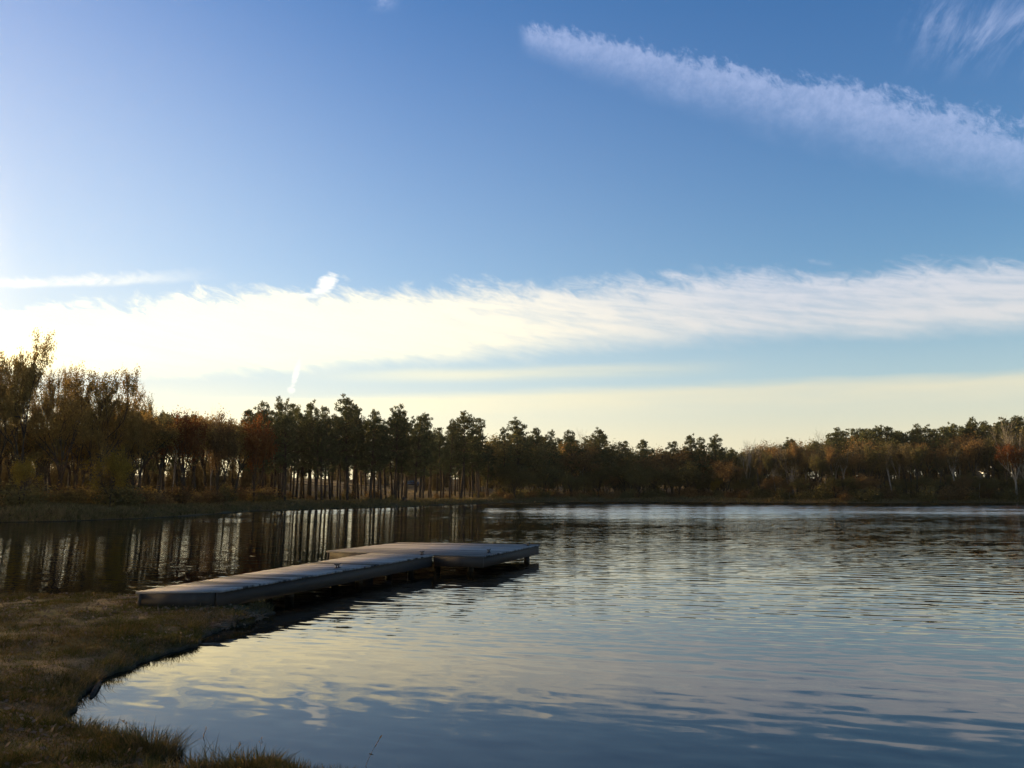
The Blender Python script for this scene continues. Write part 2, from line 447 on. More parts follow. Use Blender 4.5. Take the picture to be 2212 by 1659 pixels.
def build_pier():
    ZT = 0.43
    P = lambda px, py: np.array(on_plane(px, py, ZT)[:2])
    A, B = P(471.8, 1275.5), P(296.8, 1278)
    P3, P8 = P(934, 1198.6), P(803, 1194.6)
    P4, P5, P6, P7 = P(1043, 1201), P(1164.6, 1176.3), P(862, 1172), P(706, 1190.2)
    root = empty('pier', (*((A + P3)/2), 0.0))
    inv = -np.array(root.location)
    dirx = (P4 - P7)/np.linalg.norm(P4 - P7)
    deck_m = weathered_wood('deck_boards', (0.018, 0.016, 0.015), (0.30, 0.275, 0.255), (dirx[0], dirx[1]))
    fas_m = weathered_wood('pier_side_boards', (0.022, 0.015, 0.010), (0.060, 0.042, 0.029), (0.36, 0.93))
    post_m = weathered_wood('pier_posts', (0.010, 0.009, 0.007), (0.026, 0.022, 0.018), (0.0, 1.0))
    rng = np.random.default_rng(5)
    def L(p, z=0.0): return np.array([p[0], p[1], z]) + inv
    def planks(mb, l0, r0, l1, r1, n, over=0.03):
        d = (r0 - l0)/np.linalg.norm(r0 - l0)
        for k in range(n):
            t0, t1 = (k + 0.07)/n, (k + 0.93)/n
            q = [l0 + (l1 - l0)*t0, r0 + (r1 - r0)*t0, r0 + (r1 - r0)*t1, l0 + (l1 - l0)*t1]
            e0, e1 = over + rng.uniform(-.003, .004), over + rng.uniform(-.003, .004)
            q[0] = q[0] - d*e0; q[3] = q[3] - d*e0; q[1] = q[1] + d*e1; q[2] = q[2] + d*e1
            dz = rng.uniform(-0.003, 0.003); tilt = rng.uniform(-0.003, 0.003)
            c = [L(p, ZT - 0.036) for p in q] + [L(p, ZT + dz + (tilt if a in (0, 1) else -tilt)) for a, p in enumerate(q)]
            mb.box8(c)
    mb = MB()
    planks(mb, B, A, P8, P3, 56)
    planks(mb, P7, P4, P6, P5, 29)
    mb.build('deck', deck_m, root)
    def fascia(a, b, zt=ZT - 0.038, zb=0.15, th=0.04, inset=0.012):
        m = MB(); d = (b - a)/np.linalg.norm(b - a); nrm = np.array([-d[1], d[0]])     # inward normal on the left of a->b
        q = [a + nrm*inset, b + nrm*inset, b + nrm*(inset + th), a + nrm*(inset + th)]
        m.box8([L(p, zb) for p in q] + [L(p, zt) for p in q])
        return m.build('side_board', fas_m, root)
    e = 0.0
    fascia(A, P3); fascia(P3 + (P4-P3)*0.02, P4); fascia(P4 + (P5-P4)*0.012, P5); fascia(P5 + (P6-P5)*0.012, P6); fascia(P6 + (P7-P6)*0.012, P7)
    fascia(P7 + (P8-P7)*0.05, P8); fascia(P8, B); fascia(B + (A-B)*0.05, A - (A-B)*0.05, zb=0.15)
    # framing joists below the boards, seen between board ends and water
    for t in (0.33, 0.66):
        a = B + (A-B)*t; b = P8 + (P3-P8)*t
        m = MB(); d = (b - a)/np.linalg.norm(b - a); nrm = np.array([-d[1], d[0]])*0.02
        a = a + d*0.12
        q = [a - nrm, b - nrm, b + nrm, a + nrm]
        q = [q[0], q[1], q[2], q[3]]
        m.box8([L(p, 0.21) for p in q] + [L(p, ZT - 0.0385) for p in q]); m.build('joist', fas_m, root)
    def post(p, r=0.085, zt=0.385):
        m = MB(); n = 10
        m.tube([L(p, z) for z in (-1.6, -0.6, 0.0, zt)], [r*1.04, r*1.02, r, r*0.98], n); return m.build('post', post_m, root)
    def inset(p, toward, k): return p + (toward - p)/np.linalg.norm(toward - p)*k
    cT = (P4 + P5 + P6 + P7)/4
    post(inset(P5, cT, 0.42)); post(inset(P4, cT, 0.80)); post(inset(P7, cT, 0.40)); post(inset(P6, cT, 0.40)); post(cT)
    mid = lambda a, b, t: a + (b - a)*t
    for t in (0.36, 0.68):
        post(inset(mid(A, P3, t), mid(B, P8, t), 0.55)); post(inset(mid(B, P8, t), mid(A, P3, t), 0.40))
    post(inset(P3, P8, 0.60)); post(inset(P8, P3, 0.50))
    # mooring cleats
    iron, nt, out = new_mat('cast_iron'); bsdf(nt, out, mixc(noise(pos(), 25.0), (0.012, 0.011, 0.011), (0.04, 0.028, 0.02)), 0.6, 0.4)
    def cleat(px, py, a):
        c = P(px, py); m = MB(); z = ZT + 0.002
        d = np.array([cos(a), sin(a)])
        T = lambda s, z_: L(c + d*s, z_)
        m.box(tuple(L(c, z + 0.008)), (0.17, 0.055, 0.014), a)
        for s in (-0.045, 0.045): m.tube([T(s*1.1, z + 0.012), T(s, z + 0.04), T(s*0.9, z + 0.068)], [0.017, 0.012, 0.014], 8)
        m.tube([T(s, z + h) for s, h in ((-0.135, 0.092), (-0.10, 0.082), (-0.05, 0.074), (0, 0.072), (0.05, 0.074), (0.10, 0.082), (0.135, 0.092))],
               [0.008, 0.013, 0.016, 0.017, 0.016, 0.013, 0.008], 8)
        m.build('cleat', iron, root, True)
    ax = atan2(*(P3 - A)[::-1]); cr = atan2(dirx[1], dirx[0])
    cleat(729, 1227.5, ax); cleat(912, 1198.8, ax); cleat(1056, 1194.5, ax); cleat(1141, 1179.0, ax)
    tag(root, 'weathered grey wooden pier with a wide tee end reaching into the lake', 'pier')
build_pier()

# ------------------------------------------------------------------ trees
def leaf_mat(name, dark, light, trans=0.35, rnd=0.5, third=None):
    m, nt, out = new_mat(name)
    g = nt.nodes.new('ShaderNodeNewGeometry'); isl = E(g.outputs['Random Per Island'])
    oi = nt.nodes.new('ShaderNodeObjectInfo'); orn = E(oi.outputs['Random'])
    f = smooth(isl*(1 - rnd) + orn*rnd, 0.1, 0.9)
    col = mixc(f, dark, light)
    if third is not None: col = mixc(smooth(noise(pos(), 0.55, 3, 0.6), 0.5, 0.66)*0.8, col, third)
    d = nt.nodes.new('ShaderNodeBsdfDiffuse'); t = nt.nodes.new('ShaderNodeBsdfTranslucent'); mx = nt.nodes.new('ShaderNodeMixShader')
    nt.links.new(col.s, d.inputs[0]); nt.links.new(col.s, t.inputs[0]); mx.inputs[0].default_value = trans
    nt.links.new(d.outputs[0], mx.inputs[1]); nt.links.new(t.outputs[0], mx.inputs[2]); nt.links.new(mx.outputs[0], out.inputs[0])
    return m
def bark_mat(name, dark, light):
    m, nt, out = new_mat(name)
    p = pos(); n = noise(scaled(p, (6, 6, 1.3)), 1.0, 4, 0.65)
    bsdf(nt, out, mixc(smooth(n, 0.3, 0.7), dark, light), 0.95, 0.1, (n, 0.03)); return m
M = dict(
    needles=leaf_mat('pine_needles', (0.045, 0.051, 0.025), (0.101, 0.103, 0.047), 0.25),
    oak=leaf_mat('autumn_oak_leaves', (0.169, 0.111, 0.034), (0.312, 0.189, 0.055), 0.5, 0.4),
    brown=leaf_mat('brown_leaves', (0.112, 0.069, 0.030), (0.213, 0.127, 0.053), 0.4, 0.5),
    tan=leaf_mat('thin_tan_leaves', (0.076, 0.059, 0.030), (0.152, 0.116, 0.058), 0.4, 0.5),
    dusk=leaf_mat('dull_undergrowth', (0.055, 0.042, 0.022), (0.10, 0.075, 0.036), 0.3, 0.5),
    russet=leaf_mat('russet_leaves', (0.104, 0.034, 0.013), (0.176, 0.064, 0.021), 0.45, 0.3),
    gold=leaf_mat('golden_leaves', (0.16, 0.105, 0.016), (0.28, 0.19, 0.030), 0.5, 0.3),
    olive=leaf_mat('olive_leaves', (0.086, 0.073, 0.029), (0.158, 0.128, 0.049), 0.35, 0.5),
    straw=leaf_mat('dry_grass_blades', (0.14, 0.085, 0.035), (0.27, 0.17, 0.075), 0.4, 0.2),
    bark_pine=bark_mat('pine_bark', (0.026, 0.019, 0.014), (0.075, 0.052, 0.038)),
    bark=bark_mat('grey_bark', (0.026, 0.021, 0.016), (0.070, 0.056, 0.044)),
    pale=bark_mat('pale_bark', (0.13, 0.11, 0.085), (0.28, 0.24, 0.19)),
)

def cards(rng, cen, size, aspect=0.5, dirs=None, droop=0.0):
    """leaf cards: little diamonds round given points"""
    n = len(cen)
    if dirs is None:
        dirs = rng.normal(size=(n, 3))
    else:
        dirs = dirs + rng.normal(size=(n, 3))*0.45
    dirs[:, 2] -= droop
    dirs /= np.linalg.norm(dirs, axis=1)[:, None] + 1e-9
    o = rng.normal(size=(n, 3)); s = np.cross(dirs, o); s /= np.linalg.norm(s, axis=1)[:, None] + 1e-9
    L = (size*rng.uniform(0.6, 1.35, n))[:, None]; W = L*aspect
    a = cen - dirs*L*0.5; b = cen + dirs*L*0.5; m = cen - dirs*L*0.05
    v = np.stack([a, m + s*W*0.5, b, m - s*W*0.5], 1).reshape(-1, 3)
    return v, np.arange(n*4).reshape(-1, 4)

def wander(rng, p0, d, length, n, jit, up=0.0):
    pts = [np.array(p0, float)]; d = np.array(d, float); d /= np.linalg.norm(d)
    for _ in range(n):
        d = d + rng.normal(size=3)*jit; d[2] += up; d /= np.linalg.norm(d)
        pts.append(pts[-1] + d*length/n)
    return np.array(pts), d

def pine_variant(seed, H=14.0, crown=0.45, R=2.4, full=1.0, top=0.35):
    rng = np.random.default_rng(seed)
    T, C = MB(), MB()
    lean = rng.normal(size=2)*0.02
    zs = np.linspace(-0.5, H*0.97, 12)
    tx = lean[0]*zs + np.sin(zs*0.5 + seed)*0.08; ty = lean[1]*zs + np.cos(zs*0.4 + seed)*0.08
    r0 = 0.0145*H
    T.tube(np.stack([tx, ty, zs], 1), np.interp(zs, [-0.5, 0.4, H*0.5, H*0.97], [r0*1.25, r0, r0*0.72, 0.03]), 7)
    zc0 = H*(1 - crown)
    nb = int(38*full)
    ga = rng.uniform(0, 6.28)
    cents = []; outs = []
    for i in range(nb):
        t = (i + rng.uniform(0, 1))/nb                # 0 at the crown base, 1 at the tip
        z = zc0 + (H*0.97 - zc0)*t
        prof = np.interp(t, [0, 0.15, 0.4, 0.75, 1.0], [0.55, 0.95, 1.0, 0.72, top])
        L = R*prof*rng.uniform(0.55, 1.15)
        ga += 2.4 + rng.normal()*0.4
        el = np.interp(t, [0, 0.5, 1], [-0.05, 0.35, 0.9]) + rng.normal()*0.15
        d = np.array([cos(ga)*cos(el), sin(ga)*cos(el), sin(el)])
        p0 = np.array([np.interp(z, zs, tx), np.interp(z, zs, ty), z])
        pts, d2 = wander(rng, p0, d, L, 4, 0.12, 0.06)
        T.tube(pts, np.linspace(0.016*L + 0.022, 0.012, 5), 4, False)
        for f in ([0.55, 0.8, 1.0] if L > 1.2 else [0.75, 1.0]):
            if rng.uniform() < 0.12: continue
            k = f*4; a = int(min(k, 3)); c = pts[a] + (pts[a+1] - pts[a])*(k - a)
            c = c + rng.normal(size=3)*0.22
            rad = rng.uniform(0.30, 0.58)*(0.8 + 0.2*f)
            n = int(34*rad/0.45)
            q = rng.normal(size=(n, 3)); q /= np.linalg.norm(q, axis=1)[:, None]
            rr = rng.uniform(0.35, 1.0, n)**0.6
            off = q*(rad*rr)[:, None]*np.array([1, 1, 0.72])
            cents.append(c + off); outs.append(q + np.array([0, 0, 0.35]))
    for i in range(int(9*full)):                       # dead stubs below the crown
        z = H*rng.uniform(0.25, 1 - crown); a = rng.uniform(0, 6.28)
        p0 = np.array([np.interp(z, zs, tx), np.interp(z, zs, ty), z])
        pts, _ = wander(rng, p0, (cos(a), sin(a), 0.05), rng.uniform(0.5, 1.4), 3, 0.15)
        T.tube(pts, np.linspace(0.03, 0.008, 4), 3, False)
    c = np.concatenate(cents); o = np.concatenate(outs)
    v, q = cards(rng, c, 0.42, 0.30, o)
    C.add(v, q)
    return T.mesh('pine_trunk'), C.mesh('pine_crown'), H

def broad_variant(seed, H=12.0, fork=0.28, spread=0.75, levels=4, leaves=6500, size=0.21, leafr=0.55, narrow=1.0, kind='round', nlimb=5, keep=1.0):
    rng = np.random.default_rng(seed)
    T, C = MB(), MB(); tips = []
    r0 = 0.016*H
    tp, td = wander(rng, (0, 0, -0.4), (rng.normal()*0.05, rng.normal()*0.05, 1), H*fork + 0.4, 5, 0.05)
    T.tube(tp, np.linspace(r0*1.3, r0*0.85, 6), 7)
    def grow(p, d, L, r, lev):
        pts, d2 = wander(rng, p, d, L, 4, 0.11, 0.045)
        T.tube(pts, np.linspace(r, r*0.6, 5), 6 if lev > 2 else (4 if lev > 0 else 3), False)
        if lev <= 1: tips.append(pts[2:])
        if lev == 0: return
        n = 3 if rng.uniform() < 0.6 else 2
        for k in range(n):
            a = rng.uniform(0, 6.28); s = rng.uniform(0.35, 0.75)*spread
            o = rng.normal(size=3); o -= d2*np.dot(o, d2); o /= np.linalg.norm(o) + 1e-9
            nd = d2*cos(s) + o*sin(s); nd[0] *= narrow; nd[1] *= narrow; nd[2] += 0.10
            i = 4 if k == 0 else rng.integers(2, 5)
            grow(pts[i], nd, L*rng.uniform(0.62, 0.86), r*0.58, lev - 1)
    Ll = H*(1 - fork)*0.40
    for k in range(nlimb):
        a = k*2*pi/nlimb + rng.uniform(-0.5, 0.5); s = rng.uniform(0.25, 0.75)*spread if k else 0.1
        i = 5 if k < 3 else 4
        grow(tp[i], (cos(a)*sin(s)*narrow, sin(a)*sin(s)*narrow, cos(s)), Ll*rng.uniform(0.8, 1.15), r0*0.6, levels - 1)
    tips_ = np.concatenate(tips)
    if keep < 1.0:
        cut = tips_[:, 2] > np.quantile(tips_[:, 2], 1 - keep); sel = tips_[cut]
    else: sel = tips_
    if leaves:
        c = sel[rng.integers(0, len(sel), leaves)]
        g = rng.normal(size=(leaves, 3)); c = c + g*leafr*np.array([1, 1, 0.8])*rng.uniform(0.2, 1, (leaves, 1))
        v, q = cards(rng, c, size, 0.62)
        C.add(v, q)
    Hr = tips_[:, 2].max() + (leafr*0.6 if leaves else 0)
    return T.mesh('tree_trunk'), (C.mesh('tree_crown') if leaves else None), float(Hr)

def shrub_variant(seed, H=1.6, W=1.5, leaves=1500, size=0.16):
    rng = np.random.default_rng(seed); S, C = MB(), MB(); tips = []
    for k in range(9):
        a = rng.uniform(0, 6.28); s = rng.uniform(0.1, 0.8)
        pts, _ = wander(rng, (rng.normal()*0.15, rng.normal()*0.15, -0.1), (cos(a)*sin(s)*W/H, sin(a)*sin(s)*W/H, cos(s)), H*rng.uniform(0.6, 1.05), 5, 0.16)
        S.tube(pts, np.linspace(0.03, 0.008, 6), 4, False); tips.append(pts[1:])
    t = np.concatenate(tips)
    c = t[rng.integers(0, len(t), leaves)] + rng.normal(size=(leaves, 3))*np.array([0.28, 0.28, 0.2])*H/1.6
    c[:, 2] = np.abs(c[:, 2])
    v, q = cards(rng, c, size*H/1.6, 0.6); C.add(v, q)
    return S.mesh('shrub_stem'), C.mesh('shrub_foliage'), H*1.1

PINES = [pine_variant(100 + i, 14.0, cr, R, fu, tp) for i, (cr, R, fu, tp) in enumerate(
    [(0.60, 2.5, 1.2, 0.40), (0.52, 2.1, 1.0, 0.30), (0.66, 2.9, 1.4, 0.45), (0.50, 2.3, 1.0, 0.5), (0.68, 2.2, 1.15, 0.25), (0.54, 3.1, 1.35, 0.55)])]
OAKS = [broad_variant(200 + i, 13.0, fk, sp, 5, lv, 0.22, lr, 1.0, 'round', nl) for i, (fk, sp, lv, lr, nl) in enumerate(
    [(0.26, 1.0, 21000, 0.48, 6), (0.22, 1.1, 24000, 0.50, 7), (0.28, 1.0, 20000, 0.48, 6)])]
BROADS = [broad_variant(300 + i, 9.0, fk, sp, 4, lv, 0.24, lr, nr, 'round', nl) for i, (fk, sp, lv, lr, nr, nl) in enumerate(
    [(0.20, 0.95, 8000, 0.66, 1.0, 6), (0.16, 0.85, 8000, 0.66, 1.0, 6), (0.20, 1.05, 8500, 0.70, 1.0, 7)])]
TALLS = [broad_variant(350 + i, 11.0, fk, 0.95, 4, 8500, 0.23, 0.6, 1.0, 'round', 6) for i, fk in enumerate((0.44, 0.40, 0.48))]
SLIMS = [broad_variant(400 + i, 12.0, fk, 0.48, 4, lv, 0.22, 0.5, 0.62, 'slim', 4) for i, (fk, lv) in enumerate(
    [(0.42, 4200), (0.36, 5200), (0.48, 3000)])]
BARES = [broad_variant(500 + i, 12.0, 0.30, 0.75, 6, 0, 0, 0.4, nr, 'bare', 4) for i, nr in enumerate((1.0, 0.7))]
SHRUBS = [shrub_variant(600 + i) for i in range(4)]

def plant(kind, variant, x, y, height, width=None, label=None, group=None, leafm=None, barkm=None, rz=None, name=None, cat=None):
    """one tree or shrub with its parts; width scales the crown sideways"""
    tr, cr, H = variant
    s = height/H; w = s if width is None else width
    o = empty(name or kind, (x, y, gz(x, y) - 0.05), RNG.uniform(0, 6.28) if rz is None else rz)
    tilt = 0.02 if kind != 'shrub' else 0.0
    o.rotation_euler = (RNG.normal()*tilt, RNG.normal()*tilt, o.rotation_euler.z)
    o.scale = (w, w, s)
    tag(o, label, cat or {'pine_tree': 'pine', 'shrub': 'shrub'}.get(kind, 'tree'), group)
    for nm, me, mt in ((('stem' if kind == 'shrub' else 'trunk'), tr, barkm), (('foliage' if kind == 'shrub' else 'crown'), cr, leafm)):
        if me is None: continue
        c = bpy.data.objects.new(nm, me); COL.objects.link(c); c.parent = o
        if len(me.materials) == 0: me.materials.append(mt)
        c.material_slots[0].link = 'OBJECT'; c.material_slots[0].material = mt
    return o

# ------------------------------------------------------------------ the woods round the far shore
FAR_EDGE = [(-400, 1150), (-150, 1134), (0, 1129), (100, 1127), (200, 1124), (286, 1121), (380, 1116), (457, 1111), (542, 1105), (610, 1103), (720, 1099), (858, 1095.5),
            (1000, 1089.5), (1152, 1085), (1300, 1084), (1500, 1084.5), (1694, 1086), (1825, 1087), (2000, 1086.5), (2212, 1086), (2500, 1086)]
_fx = [p[0] for p in FAR_EDGE]; _fy = [on_plane(*p).y for p in FAR_EDGE]
def shoreY(px): return float(np.interp(px, _fx, _fy))
def vwidth(v):
    me = v[1] or v[0]; n = len(me.vertices); a = np.empty(n*3, np.float32); me.vertices.foreach_get('co', a); a = a.reshape(-1, 3)
    if v[1] is None: a = a[a[:, 2] > v[2]*0.4]
    return 2*float(np.quantile(np.hypot(a[:, 0], a[:, 1]), 0.93))
VW = {id(v): vwidth(v) for L_ in (PINES, OAKS, BROADS, TALLS, SLIMS, BARES, SHRUBS) for v in L_}
def tree_at(px, top, off, kind, variant, leafm, barkm, wpx=None, label=None, group=None, name=None, cat=None):
    Y = shoreY(px) + off
    p = at_depth(px, 1060.5, Y); zt = at_depth(px, top, Y).z
    h = max(zt - gz(p.x, p.y) + 0.05, 1.0)
    w = None if wpx is None else (wpx/F*Y)/VW[id(variant)]
    return plant(kind, variant, p.x, p.y, h, w, label, group, M[leafm] if leafm else None, M[barkm], name=name, cat=cat)

# trees that stand out against the sky, one by one
T = tree_at
T(-22, 742, 9, 'broadleaf_tree', OAKS[1], 'oak', 'bark', 170, 'tall thin-leaved autumn tree cut by the picture edge beside the tallest tree')
T(45, 713, 8, 'broadleaf_tree', OAKS[0], 'oak', 'bark', 150, 'tallest autumn tree on the far bank, with a forked leafy top')
T(122, 778, 9, 'broadleaf_tree', OAKS[2], 'oak', 'bark', 175, 'broad autumn tree with see-through crown, second in height to the tallest tree')
T(208, 790, 10, 'broadleaf_tree', OAKS[1], 'oak', 'bark', 165, 'round-topped autumn tree with many upright limbs against the bright sky')
T(84, 784, 13, 'broadleaf_tree', OAKS[1], 'oak', 'bark', 100, 'leafy autumn tree filling the step between the tallest and the broad tree')
T(166, 803, 13, 'broadleaf_tree', OAKS[0], 'oak', 'bark', 110, 'autumn tree set back between the broad and the round-topped tree')
T(292, 852, 13, 'broadleaf_tree', BROADS[1], 'oak', 'bark', 80, 'rounded brown tree at the foot of the step down')
T(262, 822, 12, 'broadleaf_tree', OAKS[0], 'oak', 'bark', 95, 'small autumn tree on the shoulder where the tall trees step down')
T(322, 849, 16, 'broadleaf_tree', OAKS[2], 'olive', 'bark', 66, 'lone thin olive treetop just past the step down of the tall trees')
T(455, 868, 14, 'bare_tree', BARES[0], None, 'pale', 60, 'pale leafless tree poking above the rust-brown trees of the far bank')
T(372, 878, 13, 'bare_tree', BARES[1], None, 'pale', 46, 'fine leafless tree between the olive treetop and the orange-brown trees')
T(398, 884, 9, 'broadleaf_tree', BROADS[0], 'russet', 'bark', 84, 'orange-brown tree among the olive trees of the far bank')
T(470, 886, 9, 'broadleaf_tree', BROADS[1], 'brown', 'bark', 80, 'rusty brown tree before the first pines')
T(240, 958, 5, 'broadleaf_tree', BROADS[2], 'gold', 'bark', 84, 'low golden yellow tree glowing under the tall autumn trees')
T(50, 985, 5, 'broadleaf_tree', BROADS[0], 'gold', 'bark', 62, 'small yellow-brown tree below the tallest tree of the far bank')
T(549, 892, 5, 'broadleaf_tree', BROADS[1], 'russet', 'bark', 70, 'reddish tree standing at the edge of the dark pines')
pines = [
    (566, 876, 10, 0, 46, 'round-headed pine just behind the reddish tree'),
    (604, 874, 14, 5, 50, 'pine with a broken double top next to the round-headed pine'),
    (628, 882, 22, 3, 46, 'low dome-topped pine between two taller pines of the stand'),
    (683, 879, 10, 2, 60, 'wide pine with ragged shoulders before the tallest pine'),
    (703, 886, 20, 0, 40, 'pine with a flat rounded top tucked against the tallest pine'),
    (749, 868, 8, 2, 82, 'tallest pine of the stand across the lake, with a broad pointed crown'),
    (768, 880, 16, 1, 44, 'pine leaning out from behind the tallest pine'),
    (809, 889, 9, 4, 46, 'slim pine with a stepped top beyond the tallest pine'),
    (852, 889, 8, 5, 58, 'pine with a dense umbrella top above the parked car'),
    (878, 911, 18, 3, 44, 'lower pine squeezed between the umbrella-topped and the bushy pine'),
    (868, 904, 9, 2, 50, 'slim pine crowding the umbrella-topped one beside the parked car'),
    (906, 906, 8, 0, 46, 'pine whose crown closes over the parked car'),
    (914, 897, 12, 1, 50, 'bushy-topped pine standing over the parked car'),
    (971, 908, 10, 4, 36, 'narrow pine touching the broad pine by the gap'),
    (996, 903, 8, 5, 78, 'broad spreading pine at the edge of the sky gap'),
    (1030, 910, 12, 0, 60, 'pine that closes the stand at the sky gap'),
    (1088, 926, 10, 4, 36, 'narrow pine just past the sky gap'),
    (1122, 913, 9, 2, 74, 'high round pine past the sky gap'),
    (1163, 927, 14, 1, 36, 'thin pine with separate tufts beside the high round pine'),
    (1196, 931, 12, 4, 30, 'small spire-like pine standing clear of its neighbours'),
    (1237, 935, 10, 0, 44, 'pine in front of the pale leafless tree'),
    (1295, 934, 9, 2, 52, 'full pine just past the pale leafless tree'),
    (1345, 958, 14, 3, 40, 'low pine in the dip of the treeline'),
    (1391, 952, 10, 1, 42, 'single rounded pine in the low middle of the treeline'),
    (1452, 959, 12, 3, 40, 'short pine before the twin-topped pine'),
    (1501, 946, 10, 2, 46, 'twin-topped pine over the far meadow'),
    (1519, 950, 13, 0, 34, 'lower companion of the twin-topped pine'),
    (1549, 948, 9, 5, 46, 'lone pine with flat spreading tufts before the brown wood'),
    (1857, 932, 26, 3, 36, 'first dark pine top rising behind the brown wood'),
    (1902, 929, 30, 2, 44, 'dark pine top midway along the brown wood'),
    (1943, 935, 26, 0, 40, 'dark flat pine top behind the pale tree stems'),
    (1983, 929, 24, 4, 26, 'thin dark pine top alone above the brown wood'),
    (2060, 922, 26, 2, 50, 'broad dark pine top behind the brown wood'),
    (2103, 914, 24, 5, 52, 'highest dark pine top above the flying white bird'),
    (2132, 918, 27, 1, 36, 'small dark pine top just past the highest of the dark tops'),
    (2170, 916, 24, 0, 46, 'dark pine top beside the tall leafless tree'),
]
for px, top, off, vi, w, lab in pines: T(px, top, off, 'pine_tree', PINES[vi], 'needles', 'bark_pine', w, lab)
T(1260, 920, 11, 'bare_tree', BARES[0], None, 'pale', 72, 'pale leafless tree rising from the pines in mid treeline')
T(1615, 942, 10, 'bare_tree', BARES[1], None, 'pale', 74, 'pale twiggy tree with a rounded head after the last lone pine')
T(1682, 943, 12, 'bare_tree', BARES[0], None, 'pale', 46, 'thin leafless tree beside the rounded twiggy tree')
T(1640, 950, 14, 'bare_tree', BARES[0], None, 'pale', 50, 'low pale leafless crown between two taller bare trees')
T(1768, 921, 8, 'bare_tree', BARES[0], None, 'bark', 76, 'wide leafless tree fanning out above the brown wood')
T(1724, 950, 10, 'broadleaf_tree', BROADS[0], 'brown', 'bark', 44, 'brown bushy tree next to the fan-shaped leafless tree')
T(2200, 890, 6, 'bare_tree', BARES[0], None, 'pale', 82, 'tall leafless tree at the very edge of the brown wood')
T(2196, 958, 1.5, 'broadleaf_tree', SLIMS[1], 'russet', 'pale', 60, 'orange-brown tree by the water under the tall leafless tree')
T(1545, 1028, 6, 'broadleaf_tree', BROADS[2], 'gold', 'bark', 26, 'tiny yellow-green tree on the far meadow edge')

# the mass of the woods: every tree an object, alike ones share their label
def fill(n, x0, x1, o0, o1, tops, jit, kinds, label, group, wr=(0.85, 1.15), gap=None):
    xs = x0 + (x1 - x0)*(np.arange(n) + RNG.uniform(0.1, 0.9, n))/n
    for px in xs:
        off = RNG.uniform(o0, o1)
        if gap and gap[0] < px < gap[1]: continue
        if 881 < px < 899 and off > 6: continue              # the parked car shows between the trunks here
        top = float(np.interp(px, [t[0] for t in tops], [t[1] for t in tops])) + RNG.uniform(0, jit)
        k, vs, lm, bm = kinds[RNG.integers(0, len(kinds))]
        v = vs[RNG.integers(0, len(vs))]
        Y = shoreY(px) + off; p = at_depth(px, 1060.5, Y)
        h = max(at_depth(px, top, Y).z - gz(p.x, p.y), 1.2)
        s = h/v[2]*RNG.uniform(*wr)
        plant(k, v, p.x, p.y, h, s, label[k] if isinstance(label, dict) else label, group[k] if isinstance(group, dict) else group, M[lm] if lm else None, M[bm])
BR, PN, SL, BA = 'broadleaf_tree', 'pine_tree', 'broadleaf_tree', 'bare_tree'
tl = [(-300, 890), (0, 906), (150, 906), (220, 893), (300, 882), (420, 890), (560, 905)]
fill(26, -230, 560, 10, 20, tl, 22, [(BR, TALLS, 'olive', 'bark'), (BR, TALLS, 'brown', 'bark'), (BR, TALLS, 'oak', 'bark'), (BR, TALLS, 'oak', 'bark')],
     'dull brown or olive tree in the thick growth beneath the tall autumn trees', 'trees massed beneath the tall autumn trees', (0.9, 1.2))
fill(30, -230, 560, 20, 48, tl, 14, [(BR, TALLS, 'olive', 'bark'), (BR, TALLS, 'brown', 'bark'), (PN, PINES, 'needles', 'bark_pine')],
     {BR: 'tall dull tree farther back in the autumn growth across the lake', PN: 'dark pine standing behind the autumn trees across the lake'},
     {BR: 'trees at the back of the autumn growth', PN: 'pines behind the autumn trees'}, (0.9, 1.2))
tp = [(540, 888), (610, 892), (690, 897), (750, 893), (800, 902), (860, 905), (900, 918), (950, 922), (1000, 925), (1055, 962), (1100, 940)]
fill(58, 545, 1062, 5, 34, tp, 26, [(PN, PINES, 'needles', 'bark_pine')], 'dark slender-trunked pine inside the tall stand across the lake', 'pines of the tall stand across the lake', (0.9, 1.25))
fill(16, 860, 1060, 34, 60, [(860, 935), (1060, 975)], 18, [(PN, PINES, 'needles', 'bark_pine')], 'dark slender-trunked pine inside the tall stand across the lake', 'pines of the tall stand across the lake', (0.9, 1.2))
tc = [(1060, 962), (1090, 940), (1130, 932), (1180, 942), (1240, 946), (1300, 944), (1350, 962), (1400, 960), (1440, 968), (1500, 956), (1550, 960), (1590, 962)]
fill(58, 1066, 1590, 8, 30, tc, 20, [(PN, PINES, 'needles', 'bark_pine'), (PN, PINES, 'needles', 'bark_pine'), (BR, BROADS, 'olive', 'bark'), (BR, BROADS, 'brown', 'bark')],
     {PN: 'dark pine in the low mixed woods past the sky gap', BR: 'dull bushy tree in the low mixed woods past the sky gap'},
     {PN: 'pines of the low mixed woods', BR: 'bushy trees of the low mixed woods'}, (1.0, 1.35))
fill(34, 1066, 1600, 4, 16, [(1060, 985), (1300, 985), (1600, 985)], 36, [(BR, BROADS, 'olive', 'bark'), (BR, BROADS, 'brown', 'bark'), (BR, BROADS, 'olive', 'bark')],
     'small rounded tree along the foot of the low mixed woods', 'small trees at the foot of the low mixed woods', (0.9, 1.3))
tr = [(1570, 964), (1650, 952), (1740, 948), (1830, 941), (1950, 938), (2060, 931), (2160, 925), (2260, 910), (2400, 900)]
fill(40, 1580, 2360, 14, 34, tr, 14, [(PN, PINES, 'needles', 'bark_pine'), (BR, BROADS, 'olive', 'bark'), (BR, BROADS, 'brown', 'bark')],
     {PN: 'dark pine standing among the back rows of the brown wood', BR: 'bushy tree in the back rows of the brown wood'},
     {PN: 'pines at the back of the brown wood', BR: 'bushy trees at the back of the brown wood'}, (1.0, 1.4))
